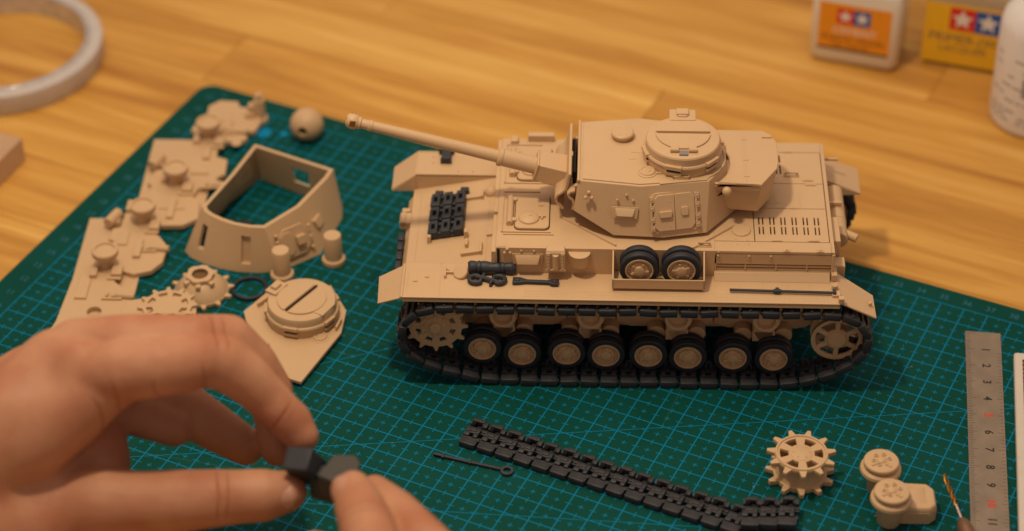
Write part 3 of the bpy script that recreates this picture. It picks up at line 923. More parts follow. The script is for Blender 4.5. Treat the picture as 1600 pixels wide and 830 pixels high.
# tow shackle: two hooks joined by a bar
b = MB()
for s, cx in ((1, -.92), (-1, -.02)):
    b.tube([(cx + .25 * math.cos(R(a)) * s, 1.18 + .22 * math.sin(R(a)) * s, FZ + .13) for a in range(60, 331, 15)], .095, 10)
b.tube([(-.95, 1.38, FZ + .13), (-.7, 1.3, FZ + .13), (-.3, 1.12, FZ + .13), (0, 1.0, FZ + .13)], .095, 10)
b.box(-.10, -.0, -.26, .26, 0, .22, T(-.62, 1.24, FZ) @ Matrix.Rotation(R(-18), 4, 'Z')); b.box(-.05, .05, -.26, .26, 0, .22, T(-.26, 1.1, FZ) @ Matrix.Rotation(R(-18), 4, 'Z'))
part(b, 'tow_shackle', DARK, bevel=.012)
b = MB(); b.prism([(.52, .98), (.8, 1.0), (1.05, 1.05), (1.95, 1.02), (2.05, .92), (2.33, .92), (2.35, 1.24), (2.05, 1.24), (1.9, 1.17), (1.1, 1.2), (.85, 1.32), (.54, 1.34)], FZ + .03, FZ + .17)
b.ball((.72, 1.16, FZ + .17), .11, (1, 1, .4), 12); b.ball((2.18, 1.08, FZ + .17), .11, (1, 1, .4), 12)
part(b, 'towing_wrench', DARK, bevel=.03)
b = MB().cyl((9.0, .80, FZ + .12), (13.05, .72, FZ + .12), .055, seg=10); b.box(10.78, 10.92, .68, .90, FZ, FZ + .2); b.cyl((10.70, .765, FZ + .12), (11.0, .76, FZ + .12), .09, seg=10); b.box(13.0, 13.12, .6, .85, FZ, FZ + .22)
part(b, 'pry_bar', DARK, bevel=.006)
# horn / lamp bracket
b = MB(); b.box(-2.18, -2.10, 1.35, 1.9, FZ, FZ + .16); b.prism([(-2.15, 1.95), (-1.25, 2.15), (-1.15, 1.6), (-1.5, 1.45)], FZ, FZ + .05); b.box(-2.15, -1.7, 1.62, 1.72, FZ, FZ + .12)
part(b, 'lamp_base', bevel=.02)
part(MB().lathe([(0, .22), (.26, .22), (.30, .18), (.30, .04), (.26, 0)], T(-1.48, 1.62, FZ + .04) @ Matrix.Rotation(R(28), 4, 'X') @ Matrix.Rotation(R(-20), 4, 'Y'), 24), 'head_lamp', bevel=.01)
# jack block on the far fender
b = MB(); b.prism([(-2.78, 9.0), (-2.30, 9.0), (-2.34, 9.15), (-2.34, 9.6), (-2.2, 9.7), (-2.9, 9.7), (-2.72, 9.6), (-2.72, 9.15)], FZ, FZ + .32)
part(b, 'jack', DARK, bevel=.03)
b = MB()
for x, y in ((-3.1, 9.5), (-3.1, 9.1), (-2.0, 8.5), (-1.4, 8.5)): b.ball((x, y, FZ), .05, seg=8)
b.box(-2.42, -2.38, 8.3, 9.8, FZ, FZ + .012)
part(b, 'rivet', bevel=0)
# rear plate, muffler
part(MB().cyl((13.5, 4.2, 4.40), (13.5, 7.5, 4.40), .36).box(13.1, 13.5, 4.3, 4.5, 4.1, 4.6).box(13.1, 13.5, 6.4, 6.7, 4.1, 4.6), 'muffler', bevel=.04)
part(MB().lathe([(.38, -.06), (.38, .06), (.33, .06), (.33, -.06)], T(13.5, 5.4, 4.40) @ FACE_Y, 24, closed=True), 'muffler_band', bevel=.01)
part(MB().cyl((13.5, 4.9, 4.40), (14.25, 4.55, 4.25), .17, .18), 'exhaust_pipe', bevel=.02)
part(MB().box(13.08, 13.42, 3.0, 4.6, 4.3, 5.3).box(13.08, 13.6, 2.3, 2.9, 3.6, 4.6), 'rear_box', bevel=.03)
part(MB().box(13.08, 13.7, 6.0, 6.12, 4.8, 4.95).box(13.1, 13.75, 8.95, 9.05, 4.9, 5.0), 'rear_bracket', bevel=.01)
part(MB().box(13.1, 13.3, 2.4, 8.0, 2.4, 4.2), 'rear_plate', bevel=.02)

# turret -------------------------------------------------------------------
RZ = 7.85
CYT = 5.3
mir = lambda p: (p[0], 2 * CYT - p[1], p[2])
T0, T1, T2 = (3.07, 3.31, RZ), (5.44, 2.99, RZ), (8.13, 3.40, RZ)
Mq = (2.87, 3.02, 6.58)
B0, B1, B2 = (4.45, 2.45, 5.82), (6.40, 2.35, 5.82), (8.12, 2.72, 5.82)
B3, T3 = (9.25, 4.2, 5.82), (8.80, 4.5, RZ)
verts = [T0, T1, T2, T3, mir(T3), mir(T2), mir(T1), mir(T0), Mq, B0, B1, B2, B3, mir(B3), mir(B2), mir(B1), mir(B0), mir(Mq)]
faces = [(0, 1, 2, 3, 4, 5, 6, 7), (0, 8, 9, 10, 1), (1, 10, 11, 2), (2, 11, 12, 3), (3, 12, 13, 4), (4, 13, 14, 5), (5, 14, 15, 6), (6, 15, 16, 17, 7), (0, 7, 17, 8), (8, 17, 16, 9), (9, 16, 15, 14, 13, 12, 11, 10)]
b = MB(); b.raw(verts, faces)
tur = part(b, 'turret', bevel=.03)
# roof plate with a small step
me = plate_mesh('turret_roof', [[(3.2, 3.38), (5.45, 3.07), (6.2, 3.18), (6.22, 3.10), (8.05, 3.42), (8.7, 4.55), (8.7, 6.05), (8.05, 7.15), (5.45, 7.5), (3.2, 7.22)]], .05, .012)
xf(me, T(0, 0, RZ + .024)); link('roof_plate', me, TAN, tur)
part(MB().box(3.0, 3.1, 3.25, 7.35, RZ - .03, RZ + .06), 'roof_lip', parent=tur)
part(MB().lathe([(0, .30), (.40, .30), (.46, .25), (.46, .16), (.38, .12), (.38, 0)], T(4.76, 6.2, RZ + .05), 32), 'ventilator', parent=tur, bevel=.01)
b = MB()
for k in range(6): b.ball((4.76 + .3 * math.cos(R(60 * k)), 6.2 + .3 * math.sin(R(60 * k)), RZ + .35), .025, seg=6)
part(b, 'bolt', parent=tur, bevel=0)
part(MB().lathe([(0, .10), (.12, .10), (.14, .07), (.22, .07), (.24, .10), (.30, .10), (.33, .04), (.40, .03), (.40, 0)], T(5.72, 3.86, RZ + .05), 32).box(6.05, 6.35, 3.72, 3.8, RZ + .05, RZ + .12), 'signal_port', parent=tur, bevel=.008)
b = MB(); b.box(6.72, 7.38, 3.40, 3.45, RZ + .05, RZ + .18); b.box(6.72, 7.38, 3.6, 3.65, RZ + .05, RZ + .18); b.box(6.72, 6.78, 3.4, 3.65, RZ + .05, RZ + .18); b.box(7.32, 7.38, 3.4, 3.65, RZ + .05, RZ + .18)
part(b, 'roof_handle', parent=tur, bevel=.01)
b = MB()
for x, y in ((3.5, 3.6), (4.6, 3.5), (5.6, 4.7), (5.5, 5.0), (3.4, 6.9), (5.0, 7.2)): b.ball((x, y, RZ + .05), .022, seg=6)
b.box(5.0, 5.3, 4.7, 4.73, RZ + .045, RZ + .06); b.box(5.1, 5.5, 5.15, 5.17, RZ + .045, RZ + .06)
part(b, 'rivet', parent=tur, bevel=0)
# side frames
def frame_on(o_, a_, c_):   # origin, point along +x, point roughly up
    o_, a_, c_ = Vector(o_), Vector(a_), Vector(c_)
    ex = (a_ - o_).normalized(); n = ex.cross(c_ - o_).normalized(); ey = n.cross(ex)
    return Matrix(((ex.x, ey.x, n.x, o_.x), (ex.y, ey.y, n.y, o_.y), (ex.z, ey.z, n.z, o_.z), (0, 0, 0, 1)))
FB = frame_on(B1, B2, T1)      # rear half of the near side
FA = frame_on(B0, B1, T1)      # front half
# leaf door
def oct_(x0, x1, y0, y1, c): return [(x0 + c, y0), (x1 - c, y0), (x1, y0 + c), (x1, y1 - c), (x1 - c, y1), (x0 + c, y1), (x0, y1 - c), (x0, y0 + c)]
b = MB(); b.prism([(-.45, .20), (1.35, .20), (1.42, .40), (1.42, 1.75), (1.25, 1.85), (-.25, 1.85), (-.45, 1.7)], .0, .05, FB)
door = part(b, 'side_door', parent=tur)
b = MB(); b.prism([(-.16, .30), (.495, .30), (.495, 1.76), (-.16, 1.76), (-.34, 1.58), (-.34, .48)], .05, .13, FB); part(b, 'door_leaf', parent=tur)
b = MB(); b.prism([(.515, .30), (1.14, .30), (1.30, .48), (1.30, 1.58), (1.14, 1.76), (.515, 1.76)], .05, .12, FB); part(b, 'door_leaf', parent=tur)
b = MB(); b.prism([(-.12, .86), (.34, .86), (.38, 1.12), (-.14, 1.12)], .11, .24, FB); b.prism([(.78, .86), (1.0, .86), (1.03, .92), (1.03, 1.18), (.98, 1.22), (.80, 1.22), (.75, 1.18), (.75, .92)], .11, .19, FB)
b.ball((.3, 1.5, .11), .04, seg=8, M=FB); b.ball((.3, .5, .11), .04, seg=8, M=FB)
part(b, 'door_visor', parent=tur, bevel=.02)
b = MB()
for x in (-.44, 1.36):
    for y in (.34, .68, 1.14, 1.5):
        b.box(x - .05, x + .12, y, y + .22, .03, .16, FB); b.ball((x + .03, y + .11, .13), .06, seg=8, M=FB)
    b.cyl(FB @ Vector((x, .32, .12)), FB @ Vector((x, 1.74, .12)), .05, seg=8)
part(b, 'door_hinge', parent=tur, bevel=.01)
visor(FA @ T(.42, 1.02, 0) , .80, .34, .16, 'turret_vision_flap').parent = tur
bpy.context.view_layer.update()
vf = [o_ for o_ in bpy.data.objects if o_.name.startswith('turret_vision_flap')][0]; vf.location = (0, 0, 0)
WLOC[tur.name] = Vector((0, 0, 0))
b = MB()
for x, y in ((.1, 1.50), (.45, 1.72), (.72, 1.50)): b.ball((x, y, 0), .06, seg=8, M=FA)
part(b, 'bolt', parent=tur, bevel=0)
part(tri_bolt(FA @ T(-1.02, 1.62, 0), 1.3), 'tri_bolt', parent=tur, bevel=.008)
part(MB().ball((8.85, 3.48, 7.3), .19).cyl((8.85, 3.48, 7.3), (8.7, 3.9, 7.3), .1), 'lifting_knob', parent=tur, bevel=0)
# front plate framing and mantlet
b = MB()
for (y0, y1) in ((3.55, 3.75), (6.75, 6.95)):
    b.lathe([(0, 0), (.34, 0), (.38, .06), (.38, y1 - y0), (0, y1 - y0)], T(3.02, y1, 7.05) @ FACE_Y, 28)
part(b, 'trunnion_cap', parent=tur, bevel=.02)
EL = R(15.6)
GB = Vector((3.2, 4.95, 6.82))
GMx = T(*GB) @ Matrix.Rotation(R(180), 4, 'Z') @ Matrix.Rotation(-EL, 4, 'Y')   # +x along the barrel
sp_prof = [(2.66, 8.0), (2.60, 7.7), (2.56, 7.45), (2.50, 7.22), (2.36, 7.06), (2.18, 6.92), (2.10, 6.72), (2.14, 6.52), (2.28, 6.36), (2.40, 6.18)]
def thick(pr, t):
    out = []
    for i, (x, z) in enumerate(pr):
        a = Vector(pr[max(i - 1, 0)]); c = Vector(pr[min(i + 1, len(pr) - 1)]); d = (c - a).normalized()
        out.append((x - d.y * t, z + d.x * t))
    return pr + out[::-1]
tp_ = thick(sp_prof, .11)
b = MB(); b.loft([(x, 3.50 + .06 * (8 - z), z) for x, z in tp_], [(x, 7.0 - .06 * (8 - z), z) for x, z in tp_])
part(b, 'gun_mantlet', bevel=.02, smooth=50)
sp2 = [(2.90, 7.35), (2.72, 7.30), (2.60, 7.15), (2.64, 6.98), (2.78, 6.85), (2.84, 6.62), (2.78, 6.42)]
tp_ = thick(sp2, .10)
b = MB(); b.loft([(x, 3.30, z) for x, z in tp_], [(x, 3.75, z) for x, z in tp_]); part(b, 'shield_lip', bevel=.02, smooth=50)
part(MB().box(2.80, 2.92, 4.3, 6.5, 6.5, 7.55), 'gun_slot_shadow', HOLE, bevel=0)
b = MB(); b.hexa([GMx @ Vector(p) for p in ((.5, -.62, -.42), (1.95, -.50, -.36), (1.95, .50, -.36), (.5, .62, -.42), (.5, -.62, .48), (1.95, -.50, .40), (1.95, .50, .40), (.5, .62, .48))])
b.box(1.88, 1.97, -.54, .54, -.40, .44, GMx)
part(b, 'gun_sleeve_box', bevel=.035)
b = MB()
X0 = lambda d: d
b.lathe([(0, 1.9), (.35, 1.9), (.34, 3.3), (.37, 3.34), (.37, 3.45), (.33, 3.5), (.255, 3.52), (.235, 5.5), (.20, 8.6), (.225, 8.62), (.225, 8.75), (.20, 8.78), (.19, 9.05), (.24, 9.1), (.24, 9.2), (.20, 9.22), (0, 9.22)], GMx @ Matrix.Rotation(R(90), 4, 'Y'), 28)
gun = part(b, 'gun_barrel', bevel=0)
bx = MB().lathe([(.10, 9.15), (.22, 9.17), (.30, 9.28), (.315, 9.42), (.28, 9.58), (.2, 9.66), (.10, 9.66)], GMx @ Matrix.Rotation(R(90), 4, 'Y'), 28, closed=True)
part(bx, 'muzzle_brake', parent=gun, bevel=0)
part(MB().box(9.30, 9.52, -.335, -.20, -.13, .09, GMx @ Matrix.Rotation(R(-22), 4, 'X')).box(9.30, 9.52, .20, .335, -.13, .09, GMx @ Matrix.Rotation(R(22), 4, 'X')), 'muzzle_port', mat('brass_inside', (.30, .14, .03), .3, 1.0), parent=gun, bevel=.02)
b = MB()
for x_ in (8.2, 8.45): b.ball((x_, -.19, .05), .03, seg=6, M=GMx)
part(b, 'rivet', parent=gun, bevel=0)

# cupola -------------------------------------------------------------------
CC = (7.12, 4.98)
b = MB(); b.lathe([(1.10, 0), (1.48, 0), (1.50, .06), (1.50, .34), (1.53, .38), (1.55, .46), (1.52, .52), (1.47, .55), (1.46, .84), (1.42, .90), (1.15, .94), (0, .94)], T(*CC, RZ + .03), 72)
cup = part(b, 'cupola', bevel=0, smooth=28)
def half(r, a0, a1, n=24): return [(r * math.cos(R(a0 + (a1 - a0) * i / n)), r * math.sin(R(a0 + (a1 - a0) * i / n))) for i in range(n + 1)]
part(MB().prism(half(1.08, 184, 356), .94, 1.01, T(*CC, RZ + .03) @ T(0, .22, 0)), 'cupola_lid', parent=cup)
part(MB().prism(half(1.08, 4, 176), .94, 1.0, T(*CC, RZ + .03) @ T(0, .22, 0)), 'cupola_lid', parent=cup)
part(MB().box(-1.02, 1.02, .24, .30, .95, 1.05, T(*CC, RZ + .03)), 'lid_seam_rib', parent=cup, bevel=.01)
MC = T(*CC, RZ + .97)
b = MB(); b.box(-.52, .52, 1.02, 1.75, -.04, .10, MC); b.box(-.24, .24, 1.28, 1.66, .1, .22, MC); b.box(-.18, .18, 1.2, 1.3, .08, .16, MC)
part(b, 'cupola_hinge', parent=cup, bevel=.02)
b = MB()
for s in (-1, 1):
    b.cyl(MC @ Vector((s * .2, -1.0, .08)), MC @ Vector((s * .52, -1.0, .08)), .10, seg=12); b.box(min(s * .22, s * .5), max(s * .22, s * .5), -1.0, -.78, 0, .12, MC)
part(b, 'latch_lug', parent=cup, bevel=.01)
part(MB().box(-.17, .17, -1.26, -.98, -.08, .05, MC), 'latch_block', mat('grey_putty', (.22, .20, .19), .6), parent=cup, bevel=.01)
# vision slits with hoods around the ring
for k in range(5):
    a = -105 + 62 * (k - 1) if k != 1 else -105
    a = [-165, -105, -42, 18, 80][k]
    Mv = T(*CC, RZ + .03) @ Matrix.Rotation(R(a), 4, 'Z')
    part(MB().box(1.42, 1.60, -.33, .33, .40, .58, Mv), 'slit_hood', parent=cup, bevel=.02)
    part(MB().box(1.40, 1.525, -.26, .26, .28, .41, Mv), 'vision_slit', HOLE, parent=cup, bevel=0)
    part(MB().box(1.38, 1.56, -.33, .33, .14, .28, Mv), 'slit_sill', parent=cup, bevel=.02)
# curved splash guard to the right of the cupola
b = MB(); pts = [(CC[0] + 1.72 * math.cos(R(a)), CC[1] + 1.72 * math.sin(R(a))) for a in range(-72, 51, 6)]
pts2 = [(CC[0] + 1.64 * math.cos(R(a)), CC[1] + 1.64 * math.sin(R(a))) for a in range(50, -73, -6)]
part(MB().prism(pts + pts2, RZ - .5, RZ + .06), 'turret_rear_curve', bevel=.01)
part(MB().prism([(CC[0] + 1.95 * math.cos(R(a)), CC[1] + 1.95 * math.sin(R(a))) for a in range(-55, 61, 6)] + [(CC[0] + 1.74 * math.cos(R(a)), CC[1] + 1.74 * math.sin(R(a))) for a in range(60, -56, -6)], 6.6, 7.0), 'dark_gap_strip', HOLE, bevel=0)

# stowage bin ----------------------------------------------------------------
binp = [(8.98, 3.92), (10.12, 3.80), (10.66, 4.70), (10.74, 5.5), (10.70, 6.3), (10.2, 6.95), (8.95, 6.95), (8.95, 5.3)]
bint = [(8.34, 3.92), (10.18, 3.72), (10.82, 4.76), (10.90, 5.5), (10.86, 6.5), (10.38, 7.18), (8.84, 7.22), (8.95, 5.5)]
b = MB(); b.loft([(x, y, 6.10) for x, y in binp], [(x, y, 7.2) for x, y in bint])
bn = part(b, 'stowage_bin', bevel=.03)
arc = []
for a in range(-46, 56, 8): arc.append((CC[0] + 1.90 * math.cos(R(a)), CC[1] + 1.90 * math.sin(R(a))))
lid = [(8.28, 3.74), (10.20, 3.60), (10.86, 4.72), (10.93, 5.2), (10.95, 5.9), (10.92, 6.5), (10.75, 6.95), (10.42, 7.28), (8.2, 7.3)] + arc[::-1]
me = plate_mesh('bin_lid', [lid], .12, .02); xf(me, T(0, 0, 7.5)); link('bin_lid', me, TAN, bn)
part(MB().box(8.38, 10.2, 3.64, 3.74, 7.22, 7.42).box(8.6, 9.1, 3.60, 3.66, 7.36, 7.44), 'lid_lip', parent=bn)
part(MB().prism(bint, 7.2, 7.45), 'bin_top_band', parent=bn)
b = MB(); b.box(9.62, 9.66, 3.8, 7.2, 7.555, 7.572); b.box(9.52, 9.54, 4.0, 7.0, 7.555, 7.565)
for y in (4.1, 5.2, 6.6): b.box(9.55, 9.75, y, y + .12, 7.555, 7.58)
part(b, 'bin_lid_seam', parent=bn, bevel=0)
part(MB().box(10.35, 10.75, 6.75, 6.85, 7.56, 7.62), 'lid_catch', parent=bn, bevel=.01)

# ================================================================== LOOSE KIT PARTS
PL = lambda **k: None
# open turret shell
def shell():
    base = [(-13.85, 8.4), (-13.5, 7.95), (-12.9, 7.55), (-12.2, 7.25), (-11.4, 7.05), (-10.5, 6.98), (-9.55, 7.15), (-8.0, 8.35), (-7.3, 10.9), (-7.35, 11.7), (-11.25, 13.95), (-12.55, 11.9)]
    top = [(-12.98, 8.95), (-12.85, 8.6), (-12.55, 8.3), (-12.1, 8.0), (-11.5, 7.7), (-10.8, 7.52), (-10.15, 7.5), (-8.85, 9.0), (-7.85, 11.1), (-7.65, 11.75), (-11.3, 13.55), (-12.05, 11.3)]
    zt = 2.05
    def inset(p, d):
        n = len(p); out = []
        for i in range(n):
            a, b_, c = Vector(p[i - 1]), Vector(p[i]), Vector(p[(i + 1) % n])
            d1 = (b_ - a).normalized(); d2 = (c - b_).normalized()
            n1 = Vector((-d1.y, d1.x)); n2 = Vector((-d2.y, d2.x))
            m = (n1 + n2); m = m / max(m.length_squared, .4) * 2 * .5
            out.append(tuple(b_ + m * d * 1.0 * 2 / (1 + n1.dot(n2) + 1e-6) * .5 * (n1 + n2).length_squared / 2 if False else b_ + (n1 + n2).normalized() * d / max(.5, math.sqrt((1 + n1.dot(n2)) / 2))))
        return out
    ib, it = inset(base, .17), inset(top, .17)
    n = len(base)
    b = MB()
    V_ = [(x, y, 0.01) for x, y in base] + [(x, y, zt) for x, y in top] + [(x, y, zt) for x, y in it] + [(x, y, 0.01) for x, y in ib]
    F = []
    for k in range(4):
        for i in range(n):
            j = (i + 1) % n; a, c = k * n, ((k + 1) % 4) * n
            F.append((a + i, a + j, c + j, c + i))
    b.raw(V_, F)
    me = b.mesh('turret_shell_wall')
    cut = []
    # slits in the front wall, a port in the back wall
    c = MB().box(-.16, .16, -.6, .6, -.48, .55, T(-13.0, 8.0, 1.02) @ Matrix.Rotation(R(-38), 4, 'Z')); cut.append(c.mesh('c1'))
    c = MB().box(-.20, .20, -.6, .6, -.62, .62, T(-11.0, 7.25, 1.0) @ Matrix.Rotation(R(-10), 4, 'Z')); cut.append(c.mesh('c2'))
    c = MB().box(-.42, .42, -.6, .6, -.40, .42, T(-9.1, 12.65, 1.05) @ Matrix.Rotation(R(-30), 4, 'Z')); cut.append(c.mesh('c3'))
    return boolean(me, cut, 'turret_shell_wall')
ts = thing('turret_shell', 'open beige turret wall ring without a roof, standing upright left of the tank', 'turret part', (-10.6, 10.2, 0))
link('turret_wall', shell(), TAN, ts, bevel=.02)
MB().box(-.30, .30, .02, .12, -.75, .75, T(-10.97, 7.42, 1.0) @ Matrix.Rotation(R(-10), 4, 'Z') @ Matrix.Rotation(R(-14), 4, 'X')).build('slit_backing', TAN, ts)
FS = frame_on((-9.55, 7.15, 0), (-8.0, 8.35, 0), (-9.3, 7.9, 2.05))
FS = frame_on((-9.55, 7.15, .01), (-7.3, 10.9, .01), (-10.15, 7.5, 2.05))
FS2 = frame_on((-9.55, 7.15, .01), (-8.0, 8.35, .01), (-10.15, 7.5, 2.05))
FS3 = frame_on((-8.0, 8.35, .01), (-7.3, 10.9, .01), (-8.85, 9.0, 2.05))
b = MB(); b.prism(oct_(.15, 1.65, .40, 1.75, .3), 0, .10, FS2); part_ = b.build('shell_door', TAN, ts)
b = MB(); b.prism(oct_(.25, .85, .55, 1.6, .15), .10, .16, FS2); b.prism([(.95, .9), (1.35, .9), (1.35, 1.3), (.95, 1.3)], .10, .32, FS2)
for y in (.5, .9, 1.3, 1.6): b.ball((.12, y, .06), .09, seg=8, M=FS2)
for y in (.5, 1.0, 1.5): b.ball((1.7, y, .06), .09, seg=8, M=FS2)
b.build('door_fitting', TAN, ts)
b = MB(); b.prism([(.6, .9), (1.1, .9), (1.15, 1.35), (.55, 1.35)], 0, .22, FS3); b.ball((2.2, 1.6, 0), .12, seg=8, M=FS3); b.ball((1.95, 1.45, 0), .08, seg=8, M=FS3)
b.build('vision_flap', TAN, ts)
tag(MB().box(-12.9, -11.2, 9.5, 10.5, .0, .14).box(-12.6, -11.4, 9.7, 10.3, .14, .2).build('small_black_plate', DARK, None, bevel=.03), 'small flat charcoal plate lying inside the open beige turret wall', 'small part')

# mantlet ball
cx = (-9.43, 16.95, .76)
me = MB().ball(cx, .76, seg=40).mesh('ball', smooth=60)
d = Vector((-.15, -.86, .10)).normalized()
cutm = MB().cyl(Vector(cx) + d * .35, Vector(cx) + d * 1.2, .22).mesh('c')
rm = boolean(me, [cutm], 'ball_mantlet')
bo = thing('ball_mantlet', 'round beige ball with a dark hole near the far edge of the mat', 'ball part', (-9.43, 16.95, 0))
link('ball_shell', rm, TAN, bo)
MB().cyl(Vector(cx) + d * .36, Vector(cx) + d * .40, .215).build('bore', HOLE, bo, bevel=0)

# standing post
po = thing('standing_post', 'thin beige post standing upright at the far end of the side plate', 'peg', (-11.75, 18.25, 0))
MB().lathe([(0, 0), (.36, 0), (.36, .22), (.27, .26), (.25, 1.2), (0, 1.2)], T(-11.75, 18.25, 0)).box(-12.25, -11.6, 18.05, 18.4, .0, .95).build('post_stem', TAN, po, bevel=.02)
MB().lathe([(0, 0), (.16, 0), (.16, .28), (0, .28)], T(-11.75, 18.25, 1.2)).build('post_tip', TAN, po, bevel=.02)

# pegs
for (x, y, lab) in ((-7.37, 7.83, 'beige round peg with a flanged foot, standing alone right of the open turret wall'),
                    (-9.45, 6.75, 'beige round peg standing directly behind the cupola roof plate')):
    pg = thing('peg', lab, 'peg', (x, y, 0), group='beige pegs with flanged feet')
    MB().lathe([(0, 0), (.44, 0), (.50, .05), (.50, .24), (.45, .29), (.38, .30)], T(x, y, 0)).build('flange', TAN, pg, bevel=0)
    MB().lathe([(.38, .25), (.38, 1.42), (.35, 1.47), (0, 1.47)], T(x, y, 0)).build('stem', TAN, pg, bevel=0)

# half sprocket with hollow hub
hs = thing('sprocket_half', 'toothed beige sprocket half with raised hollow hub facing up', 'sprocket', (-12.72, 5.65, 0))
me = plate_mesh('tooth_ring', [gear_outline(1.14, 1.36, 12, .13, .06, .2)], .18, .02); xf(me, T(-12.72, 5.65, .12)); link('tooth_ring', me, TAN, hs)
MB().lathe([(1.12, .15), (1.10, .26), (.62, .78), (.56, .80), (.56, .84)], T(-12.72, 5.65, 0), 40).build('cone', TAN, hs, bevel=0, smooth=40)
me = plate_mesh('hub_collar', [gear_outline(.55, .61, 6, .18, .14, .3), circle(.34, 28)], .22, .02); xf(me, T(-12.72, 5.65, .90)); link('hub_collar', me, TAN, hs)
MB().lathe([(.34, 1.0), (.34, .3), (0, .3)], T(-12.72, 5.65, 0), 28).build('bore', TAN, hs, bevel=0)
b = MB()
for k in range(3): b.box(.5, .78, -.1, .1, .72, .9, T(-12.72, 5.65, 0) @ Matrix.Rotation(R(-90 + 50 * (k - 1)), 4, 'Z'))
b.build('hub_lug', TAN, hs, bevel=.02)

# dark ring
rg = MB(); rr = .66
rg.tube([(-10.72 + .70 * math.cos(R(a)), 5.85 + .70 * math.sin(R(a)), .1) for a in range(0, 361, 10)], .085, 10)
tag(rg.build('rubber_ring', RUB, None, bevel=0), 'thin black rubber ring lying flat between the sprocket half and the cupola', 'rubber ring')

# hull side plate with four return rollers
pts = [(-18.9, .6), (-18.4, 3.25), (-18.23, 5.88), (-17.95, 5.95), (-17.85, 6.9), (-17.5, 6.95), (-17.4, 7.7), (-16.95, 7.8), (-16.9, 8.6), (-17.15, 8.75), (-17.1, 9.5), (-16.75, 9.6), (-16.75, 10.6), (-16.45, 10.7), (-16.3, 11.6), (-15.95, 11.8), (-15.9, 12.7), (-16.1, 12.8), (-15.9, 13.8), (-15.5, 13.9),
       (-15.45, 14.7), (-15.1, 14.8), (-14.95, 15.8), (-14.6, 15.9), (-14.5, 16.8), (-14.75, 16.9), (-14.5, 18.0), (-14.2, 18.1), (-14.2, 18.9), (-13.71, 19.36), (-12.9, 19.3), (-12.75, 18.85), (-11.9, 18.73), (-11.63, 17.7), (-11.82, 16.95), (-12.3, 16.85), (-12.4, 17.1), (-12.6, 16.9), (-12.1, 16.5), (-12.2, 16.2), (-13.0, 16.1), (-13.35, 15.5), (-13.3, 14.9),
       (-12.8, 14.7), (-12.75, 13.6), (-13.1, 13.3), (-12.9, 12.8), (-13.8, 12.5), (-14.0, 11.9), (-13.6, 11.5), (-13.5, 10.3), (-14.12, 9.8), (-15.1, 9.75), (-15.4, 9.3), (-15.0, 9.0), (-14.54, 8.3), (-14.6, 7.2), (-15.0, 6.6), (-15.7, 6.35), (-16.3, 6.6), (-16.6, 6.1), (-16.2, 5.6), (-15.6, 5.1), (-15.4, 4.0), (-15.2, 2.6), (-15.0, .6)]
sp_ = thing('hull_side_plate', 'long beige hull side plate with four mushroom rollers, lying along the mat edge', 'hull part', (-15.6, 10, 0))
me = plate_mesh('plate_body', [pts, circle(.33, 20, -16.93, 3.83)], .24, .02); xf(me, T(0, 0, .24)); link('plate_body', me, TAN, sp_)
MB().lathe([(.34, -.05), (.34, .13), (.30, .13), (.30, -.05)], T(-16.93, 3.83, .24), 24, closed=True).build('hole_rim', TAN, sp_, bevel=0)
MB().lathe([(0, .02), (.33, .02)], T(-16.93, 3.83, 0), 24).build('hole_floor', HOLE, sp_, bevel=0)
b = MB().box(-18.3, -15.5, 1.2, 10.5, .02, .13).box(-16.4, -13.4, 10.5, 16.5, .02, .13).box(-13.9, -12.2, 16.5, 18.6, .02, .13); b.build('plate_rib', TAN, sp_, bevel=.02)
for (x, y) in ((-16.90, 6.85), (-15.80, 10.05), (-14.78, 12.85), (-13.82, 16.4)):
    rl = MB().lathe([(.46, .34), (.46, .42), (.36, .46), (.33, .70), (.36, .95), (.34, .98)], T(x, y, 0), 28).build('roller', TAN, sp_, bevel=0)
    MB().lathe([(.40, .96), (.52, .98), (.56, 1.04), (.56, 1.22), (.52, 1.27), (.43, 1.28), (.41, 1.20), (0, 1.20)], T(x, y, 0), 32).build('roller_head', TAN, rl, bevel=0)
    MB().box(x + .15, x + .75, y - .95, y - .80, .36, .46).box(x + .3, x + .75, y - .8, y - .2, .34, .60).build('roller_bracket', TAN, rl, bevel=.03)
for (x, y) in ((-17.2, 10.1), (-15.95, 14.35)):
    MB().cyl((x - .12, y - .45, .5), (x + .22, y + .35, .5), .24, seg=16).box(x - .1, x + .35, y - .3, y + .2, .2, .45).build('side_stub', TAN, sp_, bevel=.02)
for (x, y) in ((-15.05, 8.1), (-16.0, 4.85), (-12.9, 12.7), (-12.75, 16.85)):
    MB().box(x - .75, x + .1, y - .28, y - .18, .36, .46).box(x - .6, x - .5, y - .1, y + .15, .36, .5).box(x - .35, x - .2, y - .2, y + .2, .36, .55).cyl((x - .2, y, .44), (x + .62, y - .10, .44), .15, .15, 14).build('damper', TAN, sp_, bevel=.02)
for (x0, x1, y0, y1, h_) in ((-17.9, -17.4, 4.6, 5.9, .10), (-17.5, -17.2, 6.0, 6.6, .2), (-16.7, -16.3, 8.3, 9.2, .08), (-15.9, -15.6, 7.4, 8.6, .16), (-16.7, -16.45, 10.6, 11.3, .2), (-15.3, -14.2, 10.9, 11.1, .06),
                              (-14.9, -14.6, 10.2, 11.6, .14), (-15.5, -15.2, 12.8, 13.6, .2), (-14.3, -13.5, 13.5, 13.7, .08), (-13.9, -13.6, 14.6, 15.4, .16), (-14.5, -14.2, 15.8, 16.4, .2), (-13.2, -12.9, 16.9, 17.6, .18), (-12.4, -12.0, 17.9, 18.4, .22)):
    MB().box(x0, x1, y0, y1, .355, .36 + h_).build('raised_block', TAN, sp_, bevel=.02)
